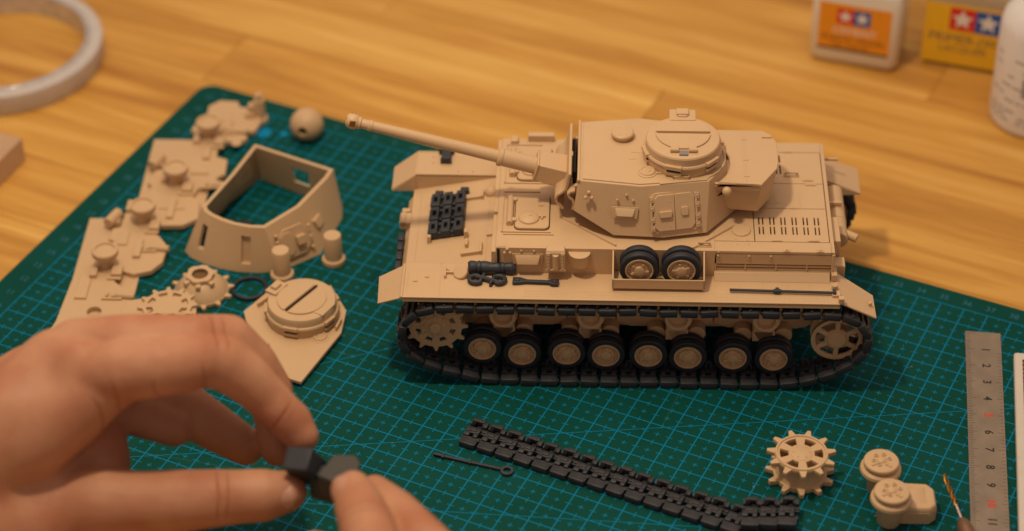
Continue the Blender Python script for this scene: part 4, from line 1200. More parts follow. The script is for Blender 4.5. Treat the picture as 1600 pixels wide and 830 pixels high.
MB().lathe([(0, .05), (.22, .05), (.25, 0)], T(-12.55, 15.95, .36), 20).box(-13.9, -13.0, 17.7, 18.3, .35, .40).build('plate_boss', TAN, sp_, bevel=.02)

# plate piece half hidden by the hand, with a toothed wheel on it
pc = thing('kit_wedge_plate', 'flat beige wedge plate partly hidden behind the left hand', 'flat part', (-14.5, 3.6, 0))
me = plate_mesh('wedge', [[(-15.9, 2.6), (-15.6, 4.3), (-15.0, 4.45), (-14.2, 4.9), (-13.2, 5.0), (-12.7, 4.2), (-12.5, 2.4), (-14, 1.5)]], .2, .02); xf(me, T(0, 0, .50)); link('wedge_plate', me, TAN, pc)
MB().box(-15.0, -13.0, 2.2, 4.3, .0, .4).build('wedge_block', TAN, pc, bevel=.03)
MB().box(-.9, .9, -.02, .02, 0, .02, T(-14.3, 3.8, .6) @ Matrix.Rotation(R(48), 4, 'Z')).build('panel_line', HOLE, pc, bevel=0)
gw = thing('toothed_ring', 'flat toothed beige ring with slots lying just above the left hand', 'sprocket', (-13.2, 3.55, .6))
me = plate_mesh('ring_plate', [gear_outline(1.02, 1.24, 12, .12, .055, .1)] + [sector(.62, .86, 45 * k + 8, 45 * k + 36) for k in range(8)], .12, .02); xf(me, T(-13.85, 3.85, .68)); link('ring_plate', me, TAN, gw)

# roof plate with cupola
rp = thing('turret_roof_part', 'loose beige turret roof plate with round cupola, lying right of the left hand', 'turret part', (-8.3, 2.6, 0))
me = plate_mesh('roof_sheet', [[(-7.91, -.29), (-6.58, 2.81), (-6.50, 4.25), (-7.3, 5.9), (-9.6, 5.9), (-10.75, 4.1), (-10.5, 3.2), (-9.2, 1.0), (-8.6, .0)]], .16, .02); xf(me, T(0, 0, .22)); link('roof_sheet', me, TAN, rp)
MB().box(-9.4, -7.2, 2.0, 5.2, .01, .14).build('roof_underside', TAN, rp, bevel=.02)
C2 = T(-8.26, 3.85, .30)
b = MB(); b.lathe([(1.15, 0), (1.45, 0), (1.47, .05), (1.47, .32), (1.50, .36), (1.52, .44), (1.49, .50), (1.43, .53), (1.42, .80), (1.38, .87), (1.1, .9), (0, .9)], C2, 72)
cp = b.build('cupola', TAN, rp, bevel=0, smooth=28)
for a0, a1 in ((60, 232), (240, 412)): MB().prism(half(1.02, a0 + 2, a1 - 2), .9, .97, C2).build('cupola_lid', TAN, cp, bevel=.015)
for k in range(5):
    Mv = C2 @ Matrix.Rotation(R([-175, -103, -35, 30, 90][k]), 4, 'Z')
    MB().box(1.40, 1.56, -.3, .3, .38, .56, Mv).build('slit_hood', TAN, cp, bevel=.02)
    MB().box(1.40, 1.50, -.25, .25, .26, .39, Mv).build('vision_slit', HOLE, cp, bevel=0)
    MB().box(1.38, 1.53, -.3, .3, .12, .26, Mv).build('slit_sill', TAN, cp, bevel=.02)
MB().box(-1.0, 1.0, -.025, .025, .93, .99, C2 @ Matrix.Rotation(R(56), 4, 'Z')).build('lid_gap', HOLE, cp, bevel=0)
Mh = C2 @ Matrix.Rotation(R(150), 4, 'Z')
MB().box(1.0, 1.55, -.42, .42, .86, 1.0, Mh).box(1.15, 1.45, -.2, .2, 1.0, 1.12, Mh).build('cupola_hinge', TAN, cp, bevel=.02)
Mh = C2 @ Matrix.Rotation(R(-30), 4, 'Z')
MB().box(.85, 1.38, -.45, .45, .84, .93, Mh).build('lid_catch', TAN, cp, bevel=.02)
MB().lathe([(0, .10), (.12, .10), (.14, .07), (.20, .07), (.22, .10), (.27, .10), (.30, .03), (.38, .02), (.38, 0)], T(-7.42, 2.5, .30), 32).build('signal_port', TAN, rp, bevel=.008)
MB().box(-.05, .05, -.3, .3, 0, .22, T(-6.72, 3.2, .3) @ Matrix.Rotation(R(-14), 4, 'Z')).box(-.05, .05, -.3, .3, 0, .22, T(-10.0, 4.6, .3) @ Matrix.Rotation(R(-40), 4, 'Z')).box(-.06, .06, -.1, .1, 0, .15, T(-9.5, 1.9, .3)).build('roof_handle', TAN, rp, bevel=.02)

# track strip in the foreground
tsr = thing('track_strip', 'loose strip of black track links lying across the mat in front of the tank', 'track strip', (5.1, -5.0, 0))
dirv = Vector((8.51, -3.80, 0)).normalized(); ang_ = math.atan2(dirv.y, dirv.x)
st = Vector((-1.49, -3.52, 0)); 
for i in range(18):
    p = st + dirv * (.40 + .78 * i)
    l = bpy.data.objects.new('track_link', SLINK); COL.objects.link(l); l.parent = tsr
    k = .55 if False else 0
    zz = .15; rot = ang_ + R(random.uniform(-1, 1)); tilt = 0
    if i >= 15:
        zz = .30 + (i - 15) * .05; tilt = R(-3); p = p + Vector((-.03 * (i - 14) + .12, .30 * (i - 14) + .15, 0)); rot += R(17)
    l.matrix_basis = T(*(-tsr.location)) @ T(p.x, p.y, zz) @ Matrix.Rotation(rot, 4, 'Z') @ Matrix.Rotation(tilt, 4, 'Y') @ Matrix.Rotation(R(random.uniform(-2, 2)), 4, 'X')

# rod with eyelet
rd = thing('eyelet_rod', 'slim charcoal rod with a ring at one end, lying by the track strip', 'rod part', (-.8, -4.6, 0))
a_, c_ = Vector((-2.36, -4.12, .07)), Vector((.28, -4.90, .07))
dd_ = (c_ - a_).normalized(); Mr = T(*a_) @ Matrix.Rotation(math.atan2(dd_.y, dd_.x), 4, 'Z')
MB().box(0, 2.75, -.06, .06, -.06, .06, Mr).box(.33, .43, -.12, .12, -.06, .09, Mr).box(1.45, 1.53, -.11, .11, -.06, .08, Mr).box(0, .35, -.06, .06, -.06, .07, Mr).build('rod_bar', DARK, rd, bevel=.015)
me = plate_mesh('eyelet', [circle(.26, 28), circle(.14, 20)], .12, .015); xf(me, T(.50, -4.98, .07)); link('eyelet', me, DARK, rd)

# double sprocket, foreground
ds = thing('drive_sprocket_pair', 'double toothed beige drive sprocket lying flat in the right foreground', 'sprocket', (11.69, -4.87, 0))
me = plate_mesh('tooth_ring', [gear_outline(1.02, 1.32, 11, .15, .07, R(90 + 180 + 0))] + [sector(.50, .82, 60 * k + 13 + 30, 60 * k + 47 + 30) for k in range(6)], .20, .03, 1)
MT = T(11.69, -4.87, 1.10)
xf(me, MT); link('tooth_ring', me, TAN, ds)
MB().lathe([(0, .17), (.24, .17), (.42, .11), (.44, .05)], MT, 36).build('hub_dome', TAN, ds, bevel=0)
MB().lathe([(1.0, .10), (.99, .15), (.92, .15), (.90, .10)], MT, 56, closed=True).build('raised_rim', TAN, ds, bevel=0)
me = plate_mesh('tooth_ring', [gear_outline(1.02, 1.32, 11, .15, .07, R(90 + 180))], .24, .03, 1); xf(me, T(11.69, -4.87, .15)); link('tooth_ring', me, TAN, ds)
MB().lathe([(.98, .2), (.88, .42), (.84, .7), (.88, 1.0)], T(11.69, -4.87, 0), 48).build('drum_wall', TAN, ds, bevel=0)
b = MB()
for k in range(6): b.cyl((11.69 + .3 * math.cos(R(60 * k)), -4.87 + .3 * math.sin(R(60 * k)), 1.2), (11.69 + .3 * math.cos(R(60 * k)), -4.87 + .3 * math.sin(R(60 * k)), 1.27), .03, seg=8)
b.build('hub_bolt', TAN, ds, bevel=0)

# two hubs with flower bolts, one with an arm
def hub(x, y, H, name, lab, arm):
    t_ = thing(name, lab, 'hub part', (x, y, 0), group='beige flanged hubs in the right foreground')
    MB().lathe([(0, 0), (.40, 0), (.44, .06), (.50, H - .62), (.58, H - .55)], T(x, y, 0), 36).build('stem', TAN, t_, bevel=0)
    fl = MB().lathe([(.5, H - .62), (.74, H - .55), (.78, H - .48), (.76, H - .36), (.68, H - .30), (.62, H - .28)], T(x, y, 0), 48).build('lower_flange', TAN, t_, bevel=0)
    MB().lathe([(.60, H - .30), (.66, H - .20), (.67, H - .08), (.64, H - .03), (.50, H), (0, H)], T(x, y, 0), 48).build('cap', TAN, t_, bevel=0)
    b = MB()
    for k in range(6):
        a = R(60 * k + 10); cx_, cy_ = x + .30 * math.cos(a), y + .30 * math.sin(a)
        b.lathe([(.04, .05), (.06, .055), (.085, .05), (.095, 0)], T(cx_, cy_, H), 12)
    b.lathe([(0, .09), (.10, .07), (.17, .03), (.18, 0)], T(x, y, H), 18)
    b.box(-.5, -.2, -.05, .05, -.01, .04, T(x, y, H) @ Matrix.Rotation(R(40), 4, 'Z')).box(.25, .5, -.05, .05, -.01, .04, T(x, y, H) @ Matrix.Rotation(R(-50), 4, 'Z'))
    b.build('hub_bolt', TAN, t_, bevel=.01)
    if arm:
        b = MB(); p_ = [(15.2, -7.4), (16.35, -7.4), (16.62, -7.15), (16.62, -6.25), (16.35, -5.95), (15.4, -5.9), (15.15, -6.3)]
        b.prism(p_, .01, .62); b.prism(p_, .62, .80, topscale=.90)
        b.build('side_arm', TAN, t_, bevel=.05)
        b = MB(); b.hexa([Vector(q) for q in ((15.45, -7.1, .79), (16.25, -7.1, .79), (16.25, -6.2, .79), (15.45, -6.2, .79), (15.6, -6.95, .84), (16.1, -6.95, .84), (16.1, -6.35, .90), (15.6, -6.35, .90))]); b.build('arm_ridge', TAN, t_, bevel=.03)
hub(14.62, -5.55, 1.55, 'flanged_hub', 'beige flanged hub standing behind its twin, without a side arm', False)
hub(14.86, -7.25, 1.62, 'flanged_hub', 'beige flanged hub with a chamfered block at its side, nearest the ruler', True)

# drill bit in a pin vise
db = thing('drill_bit', 'thin golden twist drill bit in a brown collar beside the steel ruler', 'drill bit', (17.2, -6.9, 0))
gold = mat('gold_titanium', (.34, .17, .035), .42, 1.0, noise=.2, nscale=8)
A_, B_ = Vector((17.02, -5.55, .85)), Vector((17.38, -7.45, .75))
ax = (B_ - A_).normalized(); s1 = ax.orthogonal().normalized(); s2 = ax.cross(s1)
b = MB()
for ph in (0, PI):
    b.tube([A_ + ax * (1.6 * t / 40) + (s1 * math.cos(ph + t * .30) + s2 * math.sin(ph + t * .30)) * .045 for t in range(41)], [.02] + [.058] * 40, 8)
b.build('twist', gold, db, bevel=0)
MB().cyl(A_ + ax * 1.58, A_ + ax * 2.5, .065, seg=12).build('shank', mat('steel_shank', (.55, .5, .45), .3, 1.0), db, bevel=0)
MB().lathe([(0, 0), (.12, 0), (.26, .25), (.30, .6), (.30, 6), (0, 6)], T(*(A_ + ax * 2.3)) @ ax.to_track_quat('Z', 'Y').to_matrix().to_4x4(), 24).build('collet', mat('brown_handle', (.22, .12, .07), .4, .4), db, bevel=0)

# steel ruler ------------------------------------------------------------------
tl, tr_, bl = Vector((18.96, 3.92, 0)), Vector((20.38, 3.79, 0)), Vector((17.87, -7.73, 0))
rdn = (bl - tl).normalized(); racr = Vector((-rdn.y, rdn.x, 0))
rang = math.atan2(racr.y, racr.x)
ru = thing('steel_ruler', 'worn steel ruler with black and red centimetre numbers along the right side', 'ruler', tuple(tl + Vector((0, 0, .004))), rang)
steel = mat('brushed_steel', (.27, .215, .16), .46, .45, noise=.14, nscale=1.2, bump=.25, bscale=25)
me = plate_mesh('ruler_blade', [rrect(0, 1.44, -15.6, 0, .03, 2)], .06, .008); o = link('ruler_blade', me, steel, ru, world=False); o.location = (0, 0, .03)
DG = mat('etched_black', (.02, .016, .013), .6)
ticks = MB()
for k in range(1, 16):
    yk = -(k + .12)
    me_t = text_mesh('d', str(k), .46, bold=.012)
    M_ = T(.80, yk, .0625) @ Matrix.Rotation(R(-90), 4, 'Z')
    if k in (5, 10): o = link('red_numeral', xf(me_t, M_), REDP, ru, world=False)
    else: o = link('black_numeral', xf(me_t, M_), DG, ru, world=False)
for k in range(0, 150):
    yk = -(k * .1 + .12)
    L_ = .34 if k % 10 == 0 else (.26 if k % 5 == 0 else .17)
    ticks.box(.03, .03 + L_, yk - .008, yk + .008, .0605, .0618)
    if k % 2 == 0 and k > 10: ticks.box(1.40 - L_ * .7, 1.40, yk - .008, yk + .008, .0605, .0618)
ticks.build('graduations', DG, ru, bevel=0, world=False, kind='stuff')

# white edge scale at the right border
p0, p1 = Vector((20.70, 2.23, 0)), Vector((19.59, -7.93, 0))
d_ = (p1 - p0).normalized(); n_ = Vector((-d_.y, d_.x, 0)); an = math.atan2(n_.y, n_.x)
wr = thing('white_case', 'white flat case with brown patterned window at the right photo edge', 'case', tuple(p0 + Vector((0, 0, .004))), an)
wp = mat('white_plastic', (.62, .56, .48), .4, noise=.04)
me = plate_mesh('case_body', [rrect(0, 3.2, -14, 0, .12, 4)], .40, .05); o = link('case_body', me, wp, wr, world=False); o.location = (0, 0, .2)
brn = mat('brown_card', (.25, .13, .06), .5, noise=.3, nscale=6)
MB().box(.32, 2.8, -6.5, -.45, .402, .42).build('window', brn, wr, bevel=0, world=False)
b = MB()
for k in range(22): b.box(.33, .50, -.6 - k * .26, -.5 - k * .26, .421, .44)
b.build('window_marks', BLACK, wr, bevel=0, world=False, kind='stuff')
me = plate_mesh('black_oval', [rrect(.42, 2.8, -12, -6.7, .7, 8)], .04, .01); o = link('black_inset', me, BLACK, wr, world=False); o.location = (0, 0, .42)

# ------------------------------------------------------------------ background bottles
def sq_ring(w_, d_, r, z, n=5):
    return [(x, y, z) for x, y in rrect(0, w_, 0, d_, r, n)]
def square_bottle(name, label_txt, corner, ang, W_, D_, bodymat, labmat, zlab, lm, logo, lines, liquid):
    t_ = thing(name, label_txt, 'paint bottle', (*corner, -.3), ang)
    b = MB()
    rings = [(.35, .0), (.12, .12), (.0, .35), (.0, 3.9), (.15, 4.3), (.9, 4.75), (1.2, 4.9)]
    prev = None; vs_ = []
    for ins, z in rings:
        r = max(.12, .42 - ins * .1)
        ring = [b.bm.verts.new((x, y, z)) for x, y in rrect(ins, W_ - ins, min(ins, D_ * .38), D_ - min(ins, D_ * .38), r if D_ - 2 * min(ins, D_ * .38) > 2 * r else .1, 5)]
        vs_.append(ring)
    for A, B in zip(vs_, vs_[1:]):
        for k in range(len(A)): b.bm.faces.new([A[k], A[(k + 1) % len(A)], B[(k + 1) % len(B)], B[k]])
    b.bm.faces.new(list(reversed(vs_[0]))); b.bm.faces.new(vs_[-1])
    b.build('glass_body', bodymat, t_, bevel=0, world=False, smooth=60)
    b = MB(); 
    ri = rrect(.25, W_ - .25, .25, D_ - .25, .35, 5)
    b.prism(ri, .3, 3.3); b.build('liquid', liquid, t_, bevel=0, world=False)
    b = MB().lathe([(1.0, 4.8), (1.0, 5.0), (1.25, 5.02), (1.28, 5.1), (1.28, 6.3), (1.2, 6.4), (0, 6.4)], T(W_ / 2, D_ / 2, 0), 40)
    b.build('screw_cap', lm, t_, bevel=0, world=False)
    x0, x1 = zlab[2], W_ - zlab[3]
    lab = MB().box(x0, x1, -.02, 0.0, zlab[0], zlab[1]).build('paper_label', labmat, t_, bevel=0, world=False)
    cxm = logo[0]; s = logo[2]
    for k, (mm) in enumerate((REDP, BLUEP)):
        MB().box(cxm + (k - 1) * s, cxm + k * s, -.026, -.021, logo[1], logo[1] + s).build('logo_square', mm, lab, bevel=0, world=False)
        st_ = [( (.44 if j % 2 == 0 else .20) * s * math.sin(PI * j / 5), (.44 if j % 2 == 0 else .20) * s * math.cos(PI * j / 5)) for j in range(10)]
        me = plate_mesh('logo_star', [st_], .004, .0005); xf(me, T(cxm + (k - .5) * s, -.029, logo[1] + s / 2) @ Matrix.Rotation(R(90), 4, 'X')); link('logo_star', me, WHITE, lab, world=False)
    lines = [(w_, x + (sz * .40) * (txt.index(w_) + len(w_) / 2 - len(txt) / 2) * 1.35, z, sz, mm) for txt, x, z, sz, mm in lines for w_ in txt.split(' ')]
    for txt, x, z, sz, mm in lines:
        me = text_mesh('lettering', txt, sz); xf(me, T(x, -.0255, z) @ Matrix.Rotation(R(90), 4, 'X')); link('lettering', me, mm, lab, world=False)
    return t_
glass = mat('milky_glass', (.90, .82, .68), .12, trans=.22, ior=1.45)
glass2 = mat('amber_glass', (.72, .55, .34), .10, trans=.45, ior=1.45)
orange = mat('orange_paper', (.78, .30, .015), .5, noise=.03)
yellow = mat('yellow_paper', (.78, .46, .02), .5, noise=.03)
cream = mat('cream_liquid', (.55, .44, .33), .3)
amberl = mat('amber_liquid', (.38, .25, .12), .3)
whitecap = mat('white_cap', (.7, .68, .62), .35)
darkb = mat('brown_ink', (.12, .055, .02), .5)
greyb = mat('grey_ink', (.13, .09, .10), .5)
b1 = square_bottle('cement_bottle', 'square glass bottle with orange label and star emblem, leftmost of the bottles', (13.78, 24.45), R(-16.5), 4.25, 2.7, glass, orange, (.85, 3.4, .40, .42), whitecap,
    (2.05, 2.35, .80), [('CEMENT', 2.15, 1.95, .55, WHITE), ('PLASTIC MODEL', 2.05, 1.50, .42, darkb), ('FOR PLASTIC', 2.0, 1.15, .30, darkb)], cream)
b = MB().box(.42, 3.8, -.027, -.022, .86, .98); o = b.build('label_stripe', BLACK, [c for c in b1.children if c.name.startswith('paper_label')][0], bevel=0, world=False)
square_bottle('thinner_bottle', 'square glass bottle with yellow label and star emblem, partly behind the white bottle', (19.05, 24.35), R(-16.5), 4.6, 3.0, glass2, yellow, (.25, 3.5, .08, .4), whitecap,
    (2.45, 2.15, 1.2), [('PRIMER-(WH', 2.2, 1.65, .66, greyb), ('LACQUER', 2.0, 1.1, .50, greyb)], amberl)
wb = thing('white_bottle', 'round white bottle with grey print, cut by the right photo edge', 'bottle', (24.05, 20.0, -.3))
wbm = mat('white_bottle_plastic', (.74, .71, .68), .42, noise=.03)
Mb = T(24.05, 20.0, -.3)
MB().lathe([(0, 0), (1.9, 0), (2.12, .12), (2.16, .3), (2.16, 5.0), (2.05, 5.5), (1.6, 6.1), (.95, 6.6), (.8, 6.8)], Mb, 64).build('bottle_body', wbm, wb, bevel=0, smooth=60)
MB().lathe([(.9, 6.75), (1.0, 6.8), (1.0, 8.0), (.9, 8.1), (0, 8.1)], Mb, 40).build('bottle_cap', whitecap, wb, bevel=0)
b = MB()
def curved_bar(b, a0, a1, z0, z1, r=2.165):
    n = max(2, int((a1 - a0) / 5)); V_ = []; 
    for i in range(n + 1):
        a = R(a0 + (a1 - a0) * i / n)
        V_ += [(24.05 + r * math.cos(a), 20 + r * math.sin(a), z0 - .3), (24.05 + r * math.cos(a), 20 + r * math.sin(a), z1 - .3)]
    b.raw(V_, [(2 * i, 2 * i + 2, 2 * i + 3, 2 * i + 1) for i in range(n)])
random.seed(3)
for k, z in enumerate([.7, .95, 1.2, 1.75, 2.0, 2.5, 3.0, 3.4, 3.9]):
    a = 188
    while a < 262:
        l_ = random.uniform(5, 16)
        if random.random() < .75: curved_bar(b, a, min(a + l_, 262), z, z + .10)
        a += l_ + 3
curved_bar(b, 236, 262, 2.2, 3.2, 2.168)
b.build('printed_text', GREYP, wb, bevel=0, kind='stuff')

# tape roll
tp = thing('tape_roll', 'roll of whitish tape standing flat on the wood, top left', 'tape roll', (-24.9, 23.55, -.3))
tapem = mat('tape_white', (.55, .50, .46), .45, noise=.06, nscale=3)
Mt_ = T(-24.9, 23.55, -.3)
MB().lathe([(4.35, .02), (4.88, .02), (4.92, .08), (4.92, 1.02), (4.86, 1.08), (4.35, 1.08)], Mt_, 96, closed=True).build('tape_winding', tapem, tp, bevel=0)
MB().lathe([(4.12, .0), (4.34, .0), (4.34, 1.12), (4.12, 1.12)], Mt_, 96, closed=True).build('cardboard_core', mat('core_grey', (.60, .57, .55), .18, .5, noise=.2, nscale=1.5), tp, bevel=.02)

# beige block at the left
bk = thing('kit_block', 'beige rectangular block at the left photo edge below the tape roll', 'block', (-22.1, 15.3, -.3), R(-21))
bkm = mat('dull_tan', (.50, .32, .18), .55, noise=.06)
MB().box(-6, 0, -6, 0, 0, 1.25).build('block_body', bkm, bk, bevel=.06, world=False)
MB().box(-5.2, -1.0, -5.4, -.9, 1.25, 1.28).build('block_panel', bkm, bk, bevel=.01, world=False)

# ------------------------------------------------------------------ hands
CREASES = [((-9.86, -9.6, 8.2), (1, .5, 0), .10, 1.3), ((-7.6, -9.3, 6.3), (1, -.1, -.9), .09, 1.1), ((-11.2, -10.4, 8.4), (1, -.3, .1), .08, 1.0),
           ((-12.6, -10.6, 8.0), (1, .6, .2), .10, 1.3), ((-13.3, -10.6, 7.2), (.6, 1, .2), .10, 1.5), ((-9.34, -11.74, 5.2), (1, .2, -.05), .07, 1.2), ((-8.99, -11.74, 5.2), (1, .1, -.05), .05, 1.1),
           ((-3.9, -14.3, 7.0), (.2, -1, .1), .09, 1.2), ((-3.8, -14.7, 7.0), (.2, -1, .1), .06, 1.1), ((-9.6, -8.0, 9.4), (1, .3, -.2), .12, 1.2), ((-9.2, -7.9, 9.3), (1, .3, -.2), .08, 1.1)]
def skin_mat():
    m = mat('skin', (.50, .245, .150), .52, spec=.3, sss=.35, sssr=(1.0, .35, .18), bump=.25, bscale=14)
    nt = m.node_tree; N = nt.nodes; L = nt.links; bsdf = N['Principled BSDF']
    tc = N.new('ShaderNodeTexCoord')
    n1 = N.new('ShaderNodeTexNoise'); n1.inputs['Scale'].default_value = .55; n1.inputs['Detail'].default_value = 5
    L.new(tc.outputs['Object'], n1.inputs['Vector'])
    cr = N.new('ShaderNodeValToRGB'); L.new(n1.outputs['Fac'], cr.inputs[0])
    cr.color_ramp.elements[0].position = .32; cr.color_ramp.elements[0].color = (.40, .165, .088, 1)
    cr.color_ramp.elements[1].position = .68; cr.color_ramp.elements[1].color = (.49, .255, .148, 1)
    L.new(cr.outputs[0], bsdf.inputs['Base Color'])
    bsdf.inputs['Subsurface Scale'].default_value = .25
    bump = [n for n in N if n.type == 'BUMP'][0]; bump.inputs['Strength'].default_value = .35; bump.inputs['Distance'].default_value = .05
    def mth(op, a, b_=None):
        n = N.new('ShaderNodeMath'); n.operation = op
        for i, v_ in enumerate((a, b_)):
            if v_ is None: continue
            if isinstance(v_, (int, float)): n.inputs[i].default_value = v_
            else: L.new(v_, n.inputs[i])
        return n.outputs[0]
    total = None
    geo = N.new('ShaderNodeNewGeometry')
    for (c, d, w_, rad) in CREASES:
        sb = N.new('ShaderNodeVectorMath'); sb.operation = 'SUBTRACT'; L.new(geo.outputs['Position'], sb.inputs[0]); sb.inputs[1].default_value = c
        dt = N.new('ShaderNodeVectorMath'); dt.operation = 'DOT_PRODUCT'; L.new(sb.outputs[0], dt.inputs[0]); dt.inputs[1].default_value = tuple(Vector(d).normalized())
        ln = N.new('ShaderNodeVectorMath'); ln.operation = 'LENGTH'; L.new(sb.outputs[0], ln.inputs[0])
        wob = mth('MULTIPLY', mth('SUBTRACT', n1.outputs['Fac'], .5), .35)
        band = mth('MAXIMUM', mth('SUBTRACT', 1, mth('DIVIDE', mth('ABSOLUTE', mth('ADD', dt.outputs['Value'], wob)), w_)), 0)
        fall = mth('MAXIMUM', mth('SUBTRACT', 1, mth('DIVIDE', ln.outputs['Value'], rad)), 0)
        k = mth('MULTIPLY', band, mth('MINIMUM', mth('MULTIPLY', fall, 3), 1))
        total = k if total is None else mth('MAXIMUM', total, k)
    hmix = mth('SUBTRACT', bump.inputs['Height'].links[0].from_socket, mth('MULTIPLY', total, 2.4))
    L.new(hmix, bump.inputs['Height'])
    mx = N.new('ShaderNodeMix'); mx.data_type = 'RGBA'
    L.new(mth('MULTIPLY', total, .45), mx.inputs['Factor']); L.new(cr.outputs[0], mx.inputs['A']); mx.inputs['B'].default_value = (.28, .075, .035, 1)
    L.new(mx.outputs['Result'], bsdf.inputs['Base Color'])
    return m
def sheen(m):
    nt = m.node_tree; N = nt.nodes; L = nt.links
    n = N.new('ShaderNodeTexNoise'); n.inputs['Scale'].default_value = 1.3; n.inputs['Detail'].default_value = 6
    tc = N.new('ShaderNodeTexCoord'); L.new(tc.outputs['Object'], n.inputs['Vector'])
    r = N.new('ShaderNodeMapRange'); r.inputs[1].default_value = .3; r.inputs[2].default_value = .7; r.inputs[3].default_value = .36; r.inputs[4].default_value = .58
    L.new(n.outputs['Fac'], r.inputs[0]); L.new(r.outputs[0], N['Principled BSDF'].inputs['Roughness'])
for m_ in (TAN, DARK, TRK): sheen(m_)
SKIN = skin_mat()
NAIL = mat('nail', (.47, .245, .165), .4, sss=.2, sssr=(1, .5, .3), spec=.6)
def capsules(chains):
    b = MB()
    for ch in chains:
        for (x0, y0, z0, r0), (x1, y1, z1, r1) in zip(ch, ch[1:]):
            p0, p1 = Vector((x0, y0, z0)), Vector((x1, y1, z1))
            n = max(2, int((p1 - p0).length / .2))
            b.tube([p0.lerp(p1, i / n) for i in range(n + 1)], [r0 + (r1 - r0) * i / n for i in range(n + 1)], 20)
        for (x, y, z, r) in ch: b.ball((x, y, z), r, seg=20)
    return b.mesh('flesh', smooth=180)
def remeshed(me, vox, it):
    o = bpy.data.objects.new('tmp', me); COL.objects.link(o)
    rm = o.modifiers.new('r', 'REMESH'); rm.mode = 'VOXEL'; rm.voxel_size = vox; rm.use_smooth_shade = True
    sm = o.modifiers.new('s', 'SMOOTH'); sm.factor = .5; sm.iterations = it
    out = eval_mesh(o, 'flesh'); bpy.data.objects.remove(o)
    return out
def organic(name, fingers, palm, parent, vox=.11, it=6):
    """palm first (well smoothed), then the fingers are fused into it: one continuous skin"""
    pm = remeshed(capsules(palm), .2, 22)
    out = remeshed(join_meshes('flesh', [(pm, Matrix.Identity(4)), (capsules(fingers), Matrix.Identity(4))]), vox, it)
    out.polygons.foreach_set('use_smooth', [True] * len(out.polygons))
    out.name = name
    return link(name, out, SKIN, parent)
index = [(-13.83, -9.5, 8.4, 1.0), (-12.65, -9.59, 8.8, 1.1), (-11.3, -9.55, 9.0, 1.08), (-10.27, -9.05, 8.8, 1.0), (-9.83, -8.77, 8.6, 0.92), (-9.31, -8.51, 8.3, 0.95), (-8.52, -8.5, 7.6, 0.88), (-7.82, -8.6, 6.8, 0.8), (-7.5, -8.77, 6.5, 0.77), (-7.0, -8.87, 5.9, 0.78), (-6.61, -9.16, 5.5, 0.62)]
middle = [(-14.56, -7.97, 8.4, 1.1), (-12.68, -8.04, 8.8, 1.02), (-10.46, -7.79, 8.7, 0.97), (-9.31, -7.13, 8.2, 0.95), (-8.46, -7.2, 7.2, 0.86), (-7.86, -7.46, 6.1, 0.8), (-7.75, -7.83, 5.1, 0.78), (-7.59, -8.49, 4.3, 0.7)]
ring = [(-15.06, -6.4, 6.6, 1.0), (-13.37, -7.2, 6.3, 1.0), (-12.2, -7.1, 5.6, .98), (-11.1, -7.25, 5.0, .95), (-10.0, -7.6, 4.4, .86), (-8.9, -8.0, 3.9, .72)]
pinky = [(-15.23, -7.13, 6.0, .9), (-13.61, -7.9, 5.8, .95), (-12.4, -7.9, 5.3, .92), (-11.4, -8.1, 4.9, .75)]
thumb = [(-15.91, -11.31, 3.6, 1.75), (-14.27, -11.26, 4.0, 1.42), (-12.15, -11.48, 4.3, 1.14), (-10.56, -11.41, 4.4, 1.1), (-9.34, -11.24, 4.4, 1.02), (-8.67, -11.16, 4.4, 0.96), (-7.88, -11.07, 4.4, 0.95), (-7.05, -10.85, 4.4, 0.75)]
pA = [(-18.76, -11.31, 6.0, 2.6), (-16.59, -10.19, 7.0, 1.85), (-15.16, -8.46, 8.0, 1.45), (-14.12, -9.11, 8.5, 1.15)]
pF = [(-16.2, -10.6, 6.6, 1.7), (-14.6, -9.9, 7.4, 1.5), (-13.3, -9.6, 8.2, 1.15), (-12.4, -9.4, 8.6, 1.0)]
pB = [(-18.6, -11.02, 4.5, 2.4), (-16.41, -9.05, 4.9, 1.8), (-14.97, -8.4, 5.9, 1.35), (-14.09, -8.7, 7.4, 1.15)]
pC = [(-17.92, -12.54, 3.8, 2.3), (-16.33, -10.34, 3.6, 1.75), (-15.05, -9.1, 4.2, 1.4), (-14.08, -8.78, 5.4, 1.1)]
pD = [(-16.24, -11.97, 3.6, 1.8), (-14.31, -11.03, 4.0, 1.3), (-13.67, -9.85, 4.4, 1.0), (-13.78, -9.3, 5.2, 0.95)]
pE = [(-18.76, -9.78, 5.2, 2.2), (-16.26, -7.62, 6.4, 1.6), (-14.99, -6.63, 6.8, 1.1)]
fore = [(-18.56, -11.12, 4.6, 2.4), (-21.12, -13.98, 4.2, 2.6), (-24.89, -18.08, 4.0, 3.2)]
lh = thing('hand', 'left hand with bent fingers pinching a small black part, reaching in from the left', 'hand', (-14, -9, 3))
organic('hand_skin', [index, middle, ring, pinky, thumb], [pA, pB, pC, pD, pE, pF, fore], lh)
